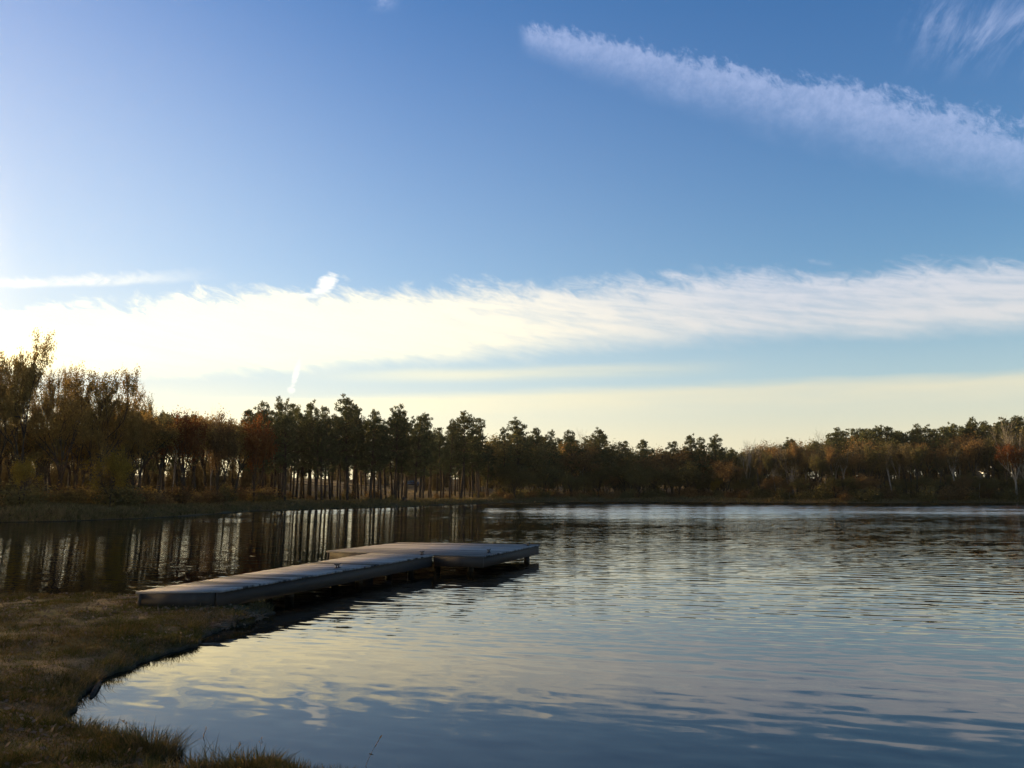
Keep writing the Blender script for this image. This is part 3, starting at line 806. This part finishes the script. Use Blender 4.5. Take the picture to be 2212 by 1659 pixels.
fill(62, 1580, 2360, 4, 14, [(t[0], t[1] + 14) for t in tr], 36, [(SL, SLIMS, 'tan', 'pale'), (SL, SLIMS, 'brown', 'bark'), (SL, SLIMS, 'olive', 'bark'), (SL, SLIMS, 'tan', 'bark')],
     'slender tall tree with thin brown leaves in the wood by the water', 'slender trees of the brown wood', (0.8, 1.2))
fill(16, 1600, 2360, 2.5, 7, [(1600, 985), (2360, 975)], 40, [(BA, BARES, None, 'pale'), (BA, BARES, None, 'bark')],
     'slim leafless tree with pale stem at the front of the brown wood', 'leafless stems fronting the brown wood', (0.5, 0.8))
fill(34, 1580, 2360, 2.5, 8, [(1580, 1022), (2360, 1010)], 24, [(BR, BROADS, 'olive', 'bark'), (BR, BROADS, 'brown', 'bark')],
     'low dark tree crowding the bank under the brown wood', 'low trees on the bank of the brown wood', (1.0, 1.5))
gaps = (62, 104, 150, 300, 352, 395, 485, 517, 640, 668, 700, 762, 800, 982)
def deep_woods():
    """the low growth far behind the first trees, seen only as a mass through the trunks: one object"""
    V, Fq = [], []; n0 = 0
    spots = []
    for k in range(190):
        px = -200 + 1275*(k + RNG.uniform(0, 1))/190
        if min(abs(px - g) for g in gaps) < 9 + 5*RNG.uniform(): continue
        beyond = 96 if 872 < px < 906 else 80 if 615 < px < 915 else 50                # the rail fence and the car stand in front of it
        spots.append((px, RNG.uniform(beyond, beyond + 36), RNG.uniform(966, 996) - (14 if px < 560 else 0), RNG.uniform(16, 28), SHRUBS[RNG.integers(0, 4)]))
    for k in range(90):
        px = -200 + 770*(k + RNG.uniform(0, 1))/90
        if min(abs(px - g) for g in gaps) < 8: continue
        spots.append((px, RNG.uniform(28, 48), RNG.uniform(978, 1002), RNG.uniform(20, 32), SHRUBS[RNG.integers(0, 4)]))
    for k in range(64):
        px = 1066 + 1314*(k + RNG.uniform(0, 1))/64
        spots.append((px, RNG.uniform(30, 66), RNG.uniform(986, 1010), RNG.uniform(26, 46), SHRUBS[RNG.integers(0, 4)]))
    for px, off, top, wpx, v in spots:
        Y = shoreY(px) + off; p = at_depth(px, 1060.5, Y); z0 = gz(p.x, p.y)
        h = max(at_depth(px, top, Y).z - z0, 1.5); w = (wpx/F*Y)/VW[id(v)]; a = RNG.uniform(0, 6.28)
        for me in v[:2]:
            c = np.empty(len(me.vertices)*3, np.float32); me.vertices.foreach_get('co', c); c = c.reshape(-1, 3)
            l = np.empty(len(me.loops), np.int32); me.loops.foreach_get('vertex_index', l)
            if len(l) != 4*len(me.polygons): continue
            q = l.reshape(-1, 4)
            V.append(np.stack([p.x + (c[:, 0]*cos(a) - c[:, 1]*sin(a))*w, p.y + (c[:, 0]*sin(a) + c[:, 1]*cos(a))*w, z0 - 0.05 + c[:, 2]*h/v[2]], 1)); Fq.append(q + n0); n0 += len(c)
    o = link('background_woods', mesh_np('background_woods', np.concatenate(V), [np.concatenate(Fq)]), M['dusk'])
    tag(o, 'hazy brown undergrowth far back between the trunks of the woods', 'woods', None, 'stuff')
deep_woods()
fill(30, 1790, 2380, 16, 32, [(t[0], t[1] - 12) for t in tr], 16, [(PN, PINES, 'needles', 'bark_pine')], 'dark pine standing among the back rows of the brown wood', 'pines at the back of the brown wood', (1.2, 1.5))
fill(26, 1580, 2380, 34, 60, tr, 30, [(PN, PINES, 'needles', 'bark_pine'), (BR, BROADS, 'olive', 'bark'), (BR, BROADS, 'brown', 'bark')],
     {PN: 'dark pine standing among the back rows of the brown wood', BR: 'bushy tree in the back rows of the brown wood'},
     {PN: 'pines at the back of the brown wood', BR: 'bushy trees at the back of the brown wood'}, (1.0, 1.4))
# the wood goes on outside the picture and keeps the low sun off the near bank
def outside():
    for k in range(46):
        a = radians(-33 - 62*(k + RNG.uniform(0, 1))/46)
        r = RNG.uniform(78, 112)
        x, y = r*sin(a), r*cos(a)
        tries = 0
        while float(shore_dist(np.array([x]), np.array([y]))[0]) < 5 and tries < 20: r += 4; x, y = r*sin(a), r*cos(a); tries += 1
        v, lm, bm, kd = [(PINES[k % 6], 'needles', 'bark_pine', 'pine_tree'), (OAKS[k % 3], 'oak', 'bark', 'broadleaf_tree'), (BROADS[k % 3], 'olive', 'bark', 'broadleaf_tree')][k % 3]
        h = RNG.uniform(12, 16); plant(kd, v, x, y, h, h/v[2]*1.25, 'tree of the wood that runs on around the lake shore', 'trees of the wood farther round the lake', M[lm], M[bm])
outside()

# shrubs along the banks
def shrubs(n, x0, x1, o0, o1, h0, h1, mats, label, group):
    for k in range(n):
        px = x0 + (x1 - x0)*(k + RNG.uniform(0, 1))/n
        if 866 < px < 912: continue
        off = RNG.uniform(o0, o1); Y = shoreY(px) + off; p = at_depth(px, 1060.5, Y); v = SHRUBS[RNG.integers(0, 4)]
        h = RNG.uniform(h0, h1); plant('shrub', v, p.x, p.y, h, h/v[2]*RNG.uniform(1.0, 1.7), label, group, M[mats[RNG.integers(0, len(mats))]], M['bark'])
shrubs(44, -200, 600, 5, 14, 0.9, 2.2, ['olive', 'brown', 'oak'], 'dull brown shrub behind the grassy strip of the autumn bank', 'shrubs behind the autumn bank')
shrubs(14, 560, 1080, 6, 26, 0.7, 1.7, ['olive', 'brown'], 'low dull shrub on the slope among the pine trunks', 'shrubs on the slope among the pine trunks')
shrubs(46, 1060, 1600, 1.5, 12, 0.8, 2.2, ['brown', 'olive', 'brown'], 'brown shrub on the bank before the low mixed woods', 'shrubs on the bank before the low mixed woods')
shrubs(46, 1590, 2340, 0.6, 5, 1.0, 2.8, ['olive', 'brown', 'olive'], 'dark shrub overhanging the water under the brown wood', 'shrubs at the water under the brown wood')

# ------------------------------------------------------------------ grass, stems and litter of the near bank
def grass_mat(name, a, b, c, trans=0.3):
    m, nt, out = new_mat(name)
    g = nt.nodes.new('ShaderNodeNewGeometry'); isl = E(g.outputs['Random Per Island'])
    p = pos(); n = noise(p, 0.8, 4, 0.6); n2 = noise(scaled(p, (2.3, 2.3, 0.5)), 1.0, 4, 0.65)
    col = mixc(isl, a, b)
    col = mixc(smooth(n*0.7 + isl*0.3, 0.44, 0.58), col, c)
    col = mixc(smooth(n2, 0.52, 0.68)*0.75, col, tuple(k*0.42 for k in a))        # random darker patches
    d = nt.nodes.new('ShaderNodeBsdfDiffuse'); t = nt.nodes.new('ShaderNodeBsdfTranslucent'); mx = nt.nodes.new('ShaderNodeMixShader')
    nt.links.new(col.s, d.inputs[0]); nt.links.new(col.s, t.inputs[0]); mx.inputs[0].default_value = trans
    nt.links.new(d.outputs[0], mx.inputs[1]); nt.links.new(t.outputs[0], mx.inputs[2]); nt.links.new(mx.outputs[0], out.inputs[0])
    return m
M['turf'] = grass_mat('turf_blades', (0.036, 0.045, 0.009), (0.094, 0.084, 0.017), (0.135, 0.085, 0.032))
M['sedge'] = grass_mat('long_grass_blades', (0.055, 0.056, 0.017), (0.125, 0.102, 0.034), (0.16, 0.11, 0.048))
M['bank'] = grass_mat('far_bank_blades', (0.10, 0.088, 0.034), (0.19, 0.15, 0.060), (0.21, 0.145, 0.065))
M['litter'] = grass_mat('dead_leaf_litter', (0.12, 0.085, 0.055), (0.27, 0.20, 0.14), (0.17, 0.115, 0.075), 0.1)

def blades(rng, base, h, w, lean, curl=0.5, dirs=None):
    """curved tapering grass blades, four levels each"""
    n = len(base)
    a = rng.uniform(0, 2*pi, n) if dirs is None else dirs
    d = np.stack([np.cos(a), np.sin(a), np.zeros(n)], 1); s = np.stack([-np.sin(a), np.cos(a), np.zeros(n)], 1)
    tw = rng.uniform(-0.8, 0.8, n)[:, None]; s = s*np.cos(tw) + d*np.sin(tw)
    rows = []
    for k, (t, ww) in enumerate(((0, 1.0), (0.35, 0.85), (0.7, 0.55), (1.0, 0.0))):
        off = lean*(t + curl*t*t); up = h*t*np.sqrt(np.maximum(1 - (0.6*np.minimum(lean/h, 1.4)*t)**2, 0.08))
        c = base + d*off[:, None]; c[:, 2] += up
        if k < 3: rows += [c - s*(w*ww*0.5)[:, None], c + s*(w*ww*0.5)[:, None]]
        else: rows.append(c)
    v = np.stack(rows, 1).reshape(-1, 3); i = np.arange(n)[:, None]*7
    q = np.concatenate([i + np.array([[0, 1, 3, 2]]), i + np.array([[2, 3, 5, 4]])]); t = i + np.array([[4, 5, 6]])
    return v, q, t

def near_points(rng, n, x0, x1, y0, y1):
    x = rng.uniform(x0, x1, n); y = rng.uniform(y0, y1, n)
    keep = (np.abs(x) < y*0.66 + 3.2)
    x, y = x[keep], y[keep]; z = ground_z(x, y); k = z > 0.03
    return x[k], y[k], z[k]
def build_lawn():
    rng = np.random.default_rng(21)
    V = MB()
    for (x0, x1, y0, y1, n) in ((-8.6, 1.4, 3.4, 9.0, 270000), (-13.5, -2.5, 9.0, 15.6, 230000)):
        x, y, z = near_points(rng, n, x0, x1, y0, y1)
        thin = vnoise(x, y, 0.6, 31)*0.6 + vnoise(x, y, 0.2, 32)*0.4
        k = thin > rng.uniform(0.18, 0.55, len(x)); x, y, z, thin = x[k], y[k], z[k], thin[k]
        h = rng.uniform(0.018, 0.055, len(x))*(0.5 + 0.9*thin + 1.0*sstep(vnoise(x, y, 0.5, 35), 0.6, 0.9))
        v, q, t = blades(rng, np.stack([x, y, z - 0.004], 1), h, rng.uniform(0.003, 0.007, len(x)), h*rng.uniform(0.2, 1.5, len(x)))
        V.add(v, q, t)
    o = link('grass', V.mesh('grass'), M['turf'])
    tag(o, 'short brown-green turf on the shaded bank by the pier', 'grass', None, 'stuff')
build_lawn()
def build_fringe():
    """longer grass hanging over the water all along the edge of the bank"""
    rng = np.random.default_rng(22); V = MB()
    x = rng.uniform(-13, 1.4, 360000); y = rng.uniform(3.6, 15.8, 360000)
    k = np.abs(x) < y*0.66 + 3.2; x, y = x[k], y[k]
    d = shore_dist(x, y); k = (d > -0.12) & (d < 0.30); x, y, d = x[k], y[k], d[k]
    z = ground_z(x, y); k = (z > 0.03) & (z < 0.22); x, y, z = x[k], y[k], z[k]
    e = 0.03
    gx = (ground_z(x + e, y) - ground_z(x - e, y)); gy = (ground_z(x, y + e) - ground_z(x, y - e))
    a = np.arctan2(-gy, -gx) + rng.normal(0, 0.9, len(x))
    cl = vnoise(x, y, 0.35, 41)
    h = rng.uniform(0.04, 0.125, len(x))*(0.40 + 1.5*cl**2)
    v, q, t = blades(rng, np.stack([x, y, z - 0.01], 1), h, rng.uniform(0.003, 0.0065, len(x)), h*rng.uniform(0.1, 1.1, len(x)), 0.5, a)
    V.add(v, q, t)
    o = link('edge_grass', V.mesh('edge_grass'), M['sedge'])
    tag(o, 'ragged fringe of grass along the water edge of the near bank', 'grass', None, 'stuff')
build_fringe()
def build_litter():
    rng = np.random.default_rng(23); V = MB()
    for (x0, x1, y0, y1, n) in ((-8.6, 1.4, 3.4, 9.0, 9500), (-13.5, -2.5, 9.0, 15.6, 7500)):
        x, y, z = near_points(rng, n, x0, x1, y0, y1)
        w = vnoise(x, y, 0.8, 51); k = w > rng.uniform(0.25, 0.75, len(x)); x, y, z = x[k], y[k], z[k]
        dirs = rng.normal(size=(len(x), 3)); dirs[:, 2] *= 0.35
        v, q = cards(rng, np.stack([x, y, z + rng.uniform(0.012, 0.035, len(x))], 1), 0.055, 0.5, dirs)
        V.add(v, q)
    o = link('dead_leaves', V.mesh('dead_leaves'), M['litter'])
    tag(o, 'scattered pale dead leaves and clippings lying in the turf', 'dead leaves', None, 'stuff')
build_litter()
def tuft(px, py, n, h0, h1, rad, label, seed, stems=0):
    rng = np.random.default_rng(seed)
    c = on_plane(px, py + 6, 0.16); z0 = max(gz(c.x, c.y), 0.04)
    r = rad*np.sqrt(rng.uniform(0, 1, n)); a = rng.uniform(0, 2*pi, n)
    lx, ly = r*np.cos(a)*1.5, r*np.sin(a)
    z = np.maximum(ground_z(c.x + lx, c.y + ly), 0.0)
    out = np.arctan2(ly, lx) + rng.normal(0, 0.8, n)
    h = rng.uniform(h0, h1, n)*(1 - 0.35*r/rad)
    V = MB(); v, q, t = blades(rng, np.stack([lx, ly, z - z0 - 0.01], 1), h, rng.uniform(0.004, 0.008, n), h*rng.uniform(0.15, 0.75, n)*(0.4 + r/rad), 0.6, out)
    V.add(v, q, t)
    root = empty('grass_tuft', (c.x, c.y, z0))
    link('blades', V.mesh('blades'), M['sedge'], root)
    if stems:
        S = MB()
        for k in range(stems):
            b = np.array([rng.normal()*rad*0.7, rng.normal()*rad*0.5, 0.0]); d = rng.normal(size=2)*0.35
            L = rng.uniform(0.16, 0.30)
            pts = np.array([b + np.array([d[0]*L*t*t, d[1]*L*t*t, L*t*(1 - 0.15*t)]) for t in np.linspace(0, 1, 6)])
            S.tube(pts, np.linspace(0.0017, 0.0009, 6), 3, False)
            for j in range(7):
                p = pts[5] - (pts[5] - pts[4])*j*0.16; dd = np.array([[d[0], d[1], 0.8]]) + rng.normal(size=(1, 3))*0.4
                v, q = cards(rng, p[None] + dd*0.012, 0.022, 0.3, dd); S.add(v, q)
        S.build('seed_stem', M['straw'], root)
    return tag(root, label, 'grass tuft', 'grass tufts on the near bank edge')
tuft(322, 1578, 900, 0.10, 0.26, 0.17, 'biggest dark grass tuft bulging over the water at the bank notch', 1, 3)
tuft(250, 1560, 520, 0.07, 0.17, 0.16, 'low grass tuft between the notch and the biggest tuft', 2)
tuft(172, 1533, 420, 0.08, 0.19, 0.11, 'grass tuft curling over the inner corner of the notch', 3)
tuft(545, 1632, 560, 0.07, 0.20, 0.14, 'straw-tipped grass tuft halfway along the bottom bank edge', 4, 2)
tuft(470, 1628, 400, 0.05, 0.13, 0.16, 'short dense tuft beside the straw-tipped one', 5)
tuft(640, 1650, 420, 0.06, 0.16, 0.13, 'grass tuft just before the last one at the bank end', 6)
tuft(716, 1657, 480, 0.06, 0.15, 0.13, 'last grass tuft where the bank meets the bottom of the picture', 7)

def rushes():
    rng = np.random.default_rng(31)
    for px, py, L, lab in ((776, 1655, 0.20, 'single leaning reed stem standing in the water past the bank end'), (430, 1592, 0.07, 'broken weed stem with drooping leaves in the water by the biggest tuft')):
        c = on_plane(px, py, 0.0); S = MB(); d = np.array([0.75, 0.1])
        pts = np.array([[d[0]*L*t*t, d[1]*L*t*t, -0.25 + (L + 0.25)*t] for t in np.linspace(0, 1, 7)])
        S.tube(pts, np.linspace(0.0020, 0.0009, 7), 4, False)
        for j in range(5):
            p = pts[6] - (pts[6] - pts[4])*j*0.2; v, q = cards(rng, p[None], 0.035, 0.25, np.array([[d[0] + rng.normal()*0.6, d[1] + rng.normal()*0.6, 0.7]])); S.add(v, q)
        o = S.build('reed', M['straw']); o.location = (c.x, c.y, 0); tag(o, lab, 'reed', 'reeds in the water')
rushes()

# driftwood
def log(name, pts, radii, mat, label, cat, stubs=()):
    root = empty(name, pts[0]); base = np.array(pts[0])
    m = MB(); m.tube(np.array(pts) - base, radii, 9); m.build('stem', mat, root, False)
    for a, b, r in stubs:
        s = MB(); s.tube(np.linspace(np.array(a), np.array(b), 4) - base, np.linspace(r, r*0.5, 4), 6); s.build('branch_stub', mat, root)
    return tag(root, label, cat)
a, b = on_plane(197, 1507), on_plane(215, 1478)
log('driftwood', [(a.x, a.y, 0.0), (a.x*0.6 + b.x*0.4, a.y*0.6 + b.y*0.4, 0.018), (b.x, b.y, 0.03)], [0.020, 0.026, 0.018], M['bark'],
    'short driftwood stick lying in the water beside the bank notch', 'driftwood')
def debris():
    rng = np.random.default_rng(44); V = MB()
    A, B = np.array(on_plane(462, 1362)[:2]), np.array(on_plane(560, 1338)[:2])
    for k in range(150):
        t = rng.uniform(0, 1); p = A + (B - A)*t + rng.normal(size=2)*np.array([0.06, 0.06])
        L = rng.uniform(0.03, 0.16); ang = rng.normal(0.1, 0.6); d = np.array([cos(ang), sin(ang)])*L/2
        z = max(gz(p[0], p[1]), 0.0) + rng.uniform(0.0, 0.04)
        V.tube([(p[0] - d[0], p[1] - d[1], z), (p[0] + rng.normal()*0.01, p[1] + rng.normal()*0.01, z + 0.012), (p[0] + d[0], p[1] + d[1], z + rng.uniform(-0.01, 0.04))], [0.008, 0.009, 0.005], 4)
    n = 160; t = rng.uniform(0, 1, (n, 1)); p = A + (B - A)*t + rng.normal(size=(n, 2))*0.06
    z = np.maximum(ground_z(p[:, 0], p[:, 1]), 0) + rng.uniform(0.005, 0.05, n)
    v, q = cards(rng, np.column_stack([p, z]), 0.07, 0.6); V.add(v, q)
    o = link('washed_up_debris', V.mesh('washed_up_debris'), M['litter'])
    tag(o, 'twigs and dead leaves washed up at the waterline beside the pier', 'debris', None, 'stuff')
debris()

# ------------------------------------------------------------------ far bank
def far_grass():
    rng = np.random.default_rng(61); V = MB()
    n = 190000; px = rng.uniform(-120, 2300, n)
    sy = np.interp(px, _fx, _fy); off = np.where(np.arange(n) % 3 > 0, rng.exponential(3.0, n) - 1.7, rng.uniform(4, 85, n))
    Y = sy + off; X = (px - 1106)/F*Y/(cos(PITCH))
    z = ground_z(X, Y); k = z > 0.004; X, Y, z = X[k], Y[k], z[k]
    cl = vnoise(X, Y, 1.8, 62); h = rng.uniform(0.10, 0.32, len(X))*(0.4 + 1.3*cl)
    v, q, t = blades(rng, np.stack([X, Y, z - 0.02], 1), h, rng.uniform(0.03, 0.08, len(X)), h*rng.uniform(0.1, 0.8, len(X)))
    V.add(v, q, t)
    o = link('bank_grass', V.mesh('bank_grass'), M['bank'])
    tag(o, 'rough green-brown grass on the far bank of the lake', 'grass', None, 'stuff')
far_grass()
def grass_clump(px, py, w, h, label):
    Y = on_plane(px, py, 0.2).y; c = at_depth(px, py, Y); z = gz(c.x, c.y); rng = np.random.default_rng(int(px))
    n = 420; r = np.sqrt(rng.uniform(0, 1, n)); a = rng.uniform(0, 2*pi, n); lx, ly = r*np.cos(a)*w/2, r*np.sin(a)*0.7
    hh = h*rng.uniform(0.5, 1.1, n)*(1 - 0.4*r)
    V = MB(); v, q, t = blades(rng, np.stack([lx, ly, np.zeros(n)], 1), hh, rng.uniform(0.03, 0.07, n), hh*rng.uniform(0.1, 0.7, n), 0.6, a + rng.normal(0, .5, n)); V.add(v, q, t)
    o = V.build('grass_clump', M['straw']); o.location = (c.x, c.y, z); tag(o, label, 'grass clump', 'dry grass clumps under the brown wood')
grass_clump(1838, 1079, 3.0, 1.5, 'orange dry grass clump at the water under the brown wood, the brighter one')
grass_clump(2052, 1079, 2.6, 1.1, 'duller dry grass clump at the water, near the curved fallen branch')
p0, p1 = at_depth(2062, 1062, 150), at_depth(2104, 1070, 149)
log('fallen_branch', [(p0.x, p0.y, p0.z + 0.4), (p0.x + 1.0, p0.y - 0.2, p0.z - 0.3), (p0.x + 2.2, p0.y - 0.4, gz(p1.x, p1.y) + 0.35), (p1.x, p1.y, gz(p1.x, p1.y) + 0.25)], [0.05, 0.08, 0.09, 0.07], M['pale'],
    'curved pale fallen branch at the foot of the brown wood', 'branch')
c = on_plane(857, 1099); m = MB()
m.tube([(0, 0, -0.6), (0.005, 0, 0.0), (0.015, 0.0, 0.36), (0.025, 0, 0.42)], [0.085, 0.085, 0.08, 0.03], 8); o = m.build('stake', M['bark']); o.location = c
tag(o, 'dark wooden stake standing in the water off the pine bank', 'stake')
c = at_depth(873, 1072, shoreY(873) + 5); m = MB(); z = gz(c.x, c.y)
m.tube([(0, 0, -0.1), (0, 0, 0.12), (0.02, 0, 0.5), (0.03, 0.01, 0.62)], [0.42, 0.30, 0.27, 0.22], 10)
for k in range(4): a = k*1.7; m.tube([(0.15*cos(a), 0.15*sin(a), 0.15), (0.5*cos(a), 0.5*sin(a), 0.0), (0.75*cos(a), 0.75*sin(a), -0.1)], [0.13, 0.08, 0.04], 6)
o = m.build('tree_stump', M['bark']); o.location = (c.x, c.y, z); tag(o, 'dark tree stump on the slope under the parked car', 'stump')

# ------------------------------------------------------------------ parked car, rail fence, bird
def build_car():
    c = at_depth(888, 1028, 186); z = gz(c.x, c.y)
    root = empty('parked_car', (c.x, c.y, z), radians(8))
    paint, nt, out = new_mat('dark_car_paint'); b = bsdf(nt, out, (0.012, 0.014, 0.022), 0.25, 0.5); b.inputs['Coat Weight'].default_value = 1.0
    glass, nt, out = new_mat('car_glass'); bsdf(nt, out, (0.03, 0.05, 0.055), 0.05, 0.8)
    rub, nt, out = new_mat('tyre_rubber'); bsdf(nt, out, (0.012, 0.012, 0.012), 0.8, 0.2)
    alu, nt, out = new_mat('wheel_metal'); bsdf(nt, out, (0.09, 0.09, 0.095), 0.5, 0.5, None, 0.7)
    lamp, nt, out = new_mat('headlight_lens'); bsdf(nt, out, (0.55, 0.55, 0.52), 0.1, 0.6)
    tail, nt, out = new_mat('tail_light_lens'); bsdf(nt, out, (0.25, 0.01, 0.01), 0.2, 0.6)
    prof = [(-2.15, 0.35), (-2.2, 0.62), (-2.05, 0.92), (-1.25, 1.0), (-0.55, 1.38), (0.55, 1.42), (1.35, 1.05), (2.1, 0.98), (2.2, 0.7), (2.15, 0.35)]
    def body(y_of):
        m = MB(); n = len(prof); v = []
        for s in (-1, 1):
            for x, zz in prof: v.append((x, s*(0.86 if zz < 1.02 else 0.66), zz))
        q = [(i, i + 1, n + i + 1, n + i) for i in range(n - 1)] + [(n - 1, 0, n, 2*n - 1)]
        m.add(v, q)
        for s in (0, n):
            t = [(s, s + i, s + i + 1) if s else (s, s + i + 1, s + i) for i in range(1, n - 1)]; m.t.append(np.array(t))
        return m.build('body', paint, root)
    body(None)
    def pane(name, pts, th=0.02):
        m = MB(); p = np.array(pts, float); nn = np.cross(p[1] - p[0], p[3] - p[0]); nn /= np.linalg.norm(nn)
        m.box8(list(p - nn*th*0.5) + list(p + nn*th)); m.build(name, glass, root)
    pane('windscreen', [(0.68, -0.58, 1.365), (1.25, -0.70, 1.105), (1.25, 0.70, 1.105), (0.68, 0.58, 1.365)])
    pane('rear_window', [(-1.15, -0.68, 1.06), (-0.64, -0.56, 1.33), (-0.64, 0.56, 1.33), (-1.15, 0.68, 1.06)])
    for s in (-1, 1):
        pane('side_window', [(-0.95, s*0.80, 1.08), (-0.5, s*0.69, 1.33), (0.02, s*0.69, 1.36), (0.02, s*0.80, 1.08)][::s])
        pane('side_window', [(0.08, s*0.80, 1.08), (0.08, s*0.69, 1.36), (0.5, s*0.69, 1.36), (1.05, s*0.80, 1.08)][::s])
        for x in (-1.32, 1.35):
            w = MB(); w.tube([(x, s*0.66, 0.33), (x, s*0.70, 0.33), (x, s*0.88, 0.33), (x, s*0.90, 0.33)], [0.26, 0.33, 0.33, 0.27], 18); wo = w.build('wheel', rub, root)
            r = MB(); r.tube([(x, s*0.895, 0.33), (x, s*0.91, 0.33)], [0.22, 0.19], 14); r.build('rim', alu, wo)
        l = MB(); l.box((2.13, s*0.66, 0.80), (0.14, 0.30, 0.14)); l.build('headlight', lamp, root)
        l = MB(); l.box((-2.12, s*0.68, 0.82), (0.12, 0.26, 0.16)); l.build('tail_light', tail, root)
    tag(root, 'dark parked car with a shiny windscreen beyond the pine trunks', 'car')
build_car()
def build_fence():
    a, b = at_depth(628, 1030, 150), at_depth(880, 1030, 182)
    root = empty('rail_fence', (a.x, a.y, gz(a.x, a.y))); o = np.array(root.location)
    n = 22; pts = [(a.x + (b.x - a.x)*t, a.y + (b.y - a.y)*t) for t in np.linspace(0, 1, n + 1)]
    pts = [(x, y, gz(x, y)) for x, y in pts]
    for x, y, z in pts:
        m = MB(); m.box(tuple(np.array([x, y, z + 0.5]) - o), (0.13, 0.13, 1.2), 0.2); m.build('post', M['bark'], root)
    for i in range(n):
        for hz in (0.45, 0.9):
            m = MB(); m.tube([np.array(pts[i]) + (0, -0.09, hz) - o, np.array(pts[i+1]) + (0, -0.09, hz) - o], [0.055, 0.055], 6); m.build('rail', M['bark'], root)
    tag(root, 'low dark wooden rail fence beyond the pine trunks', 'fence')
build_fence()
def build_bird():
    c = at_depth(2122.5, 1022.0, 118)
    white, nt, out = new_mat('white_feathers'); bsdf(nt, out, (0.80, 0.79, 0.76), 0.8, 0.2)
    beak, nt, out = new_mat('bird_bill'); bsdf(nt, out, (0.45, 0.28, 0.05), 0.6, 0.3)
    m = MB()
    # one continuous body: tail, trunk, folded neck, head; flying towards the pier side
    m.tube([(0.34, 0, 0.01), (0.26, 0, 0.0), (0.14, 0, -0.01), (0.0, 0, -0.015), (-0.13, 0, 0.0), (-0.20, 0, 0.02), (-0.24, 0, 0.05), (-0.29, 0, 0.055), (-0.33, 0, 0.045)],
           [0.05, 0.055, 0.075, 0.085, 0.07, 0.048, 0.04, 0.042, 0.018], 10)
    def wing(s, up, sweep):
        st = []
        for t in np.linspace(0, 1, 7):
            y = s*(0.05 + 0.50*t); z = 0.03 + up*(t*0.5 - 0.28*t*t); ch = 0.22*(1 - 0.75*t**2) + 0.02; x = sweep*t*t
            th = 0.018*(1 - t) + 0.004
            st.append([(x - ch*0.5, y, z), (x, y, z + th), (x + ch*0.5, y, z), (x, y, z - th)])
        v = np.array(st).reshape(-1, 3); q = []
        for i in range(6):
            for k in range(4): q.append((i*4 + k, i*4 + (k+1) % 4, i*4 + 4 + (k+1) % 4, i*4 + 4 + k))
        q += [(0, 1, 2, 3), (27, 26, 25, 24)]
        m.add(v, q)
    wing(-1, 0.15, 0.10); wing(1, 0.50, 0.12)
    o = m.build('egret', white, None, True); o.location = c; o.rotation_euler = (radians(14), radians(5), radians(72))
    b = MB(); b.tube([(-0.33, 0, 0.046), (-0.40, 0, 0.038), (-0.43, 0, 0.034)], [0.014, 0.009, 0.002], 6); b.build('bill', beak, o)
    for s in (-1, 1):
        l = MB(); l.tube([(0.30, s*0.02, -0.005), (0.42, s*0.02, -0.01), (0.52, s*0.02, -0.015)], [0.009, 0.007, 0.006], 5); l.build('leg', beak, o)
    tag(o, 'white egret flying low over the lake before the brown wood', 'bird')
build_bird()

# ------------------------------------------------------------------ the air: thin haze, added for the golden flare veil towards the sun
def build_added_haze():
    m = MB(); R_ = 680.0; m.slab([(-R_, -R_), (R_, -R_), (R_, R_), (-R_, R_)], -3.2, 26.0)
    mt = bpy.data.materials.new('added_haze'); mt.use_nodes = True; nt = mt.node_tree; nt.nodes.clear()
    out = nt.nodes.new('ShaderNodeOutputMaterial'); v = nt.nodes.new('ShaderNodeVolumePrincipled')
    v.inputs['Color'].default_value = (1.0, 0.84, 0.52, 1); v.inputs['Density'].default_value = 0.00018; v.inputs['Anisotropy'].default_value = 0.80
    nt.links.new(v.outputs[0], out.inputs['Volume'])
    o = m.build('haze', mt); o['kind'] = 'stuff'; o['label'] = 'thin golden haze added over the lake for the glare veil'; o['category'] = 'haze'
build_added_haze()
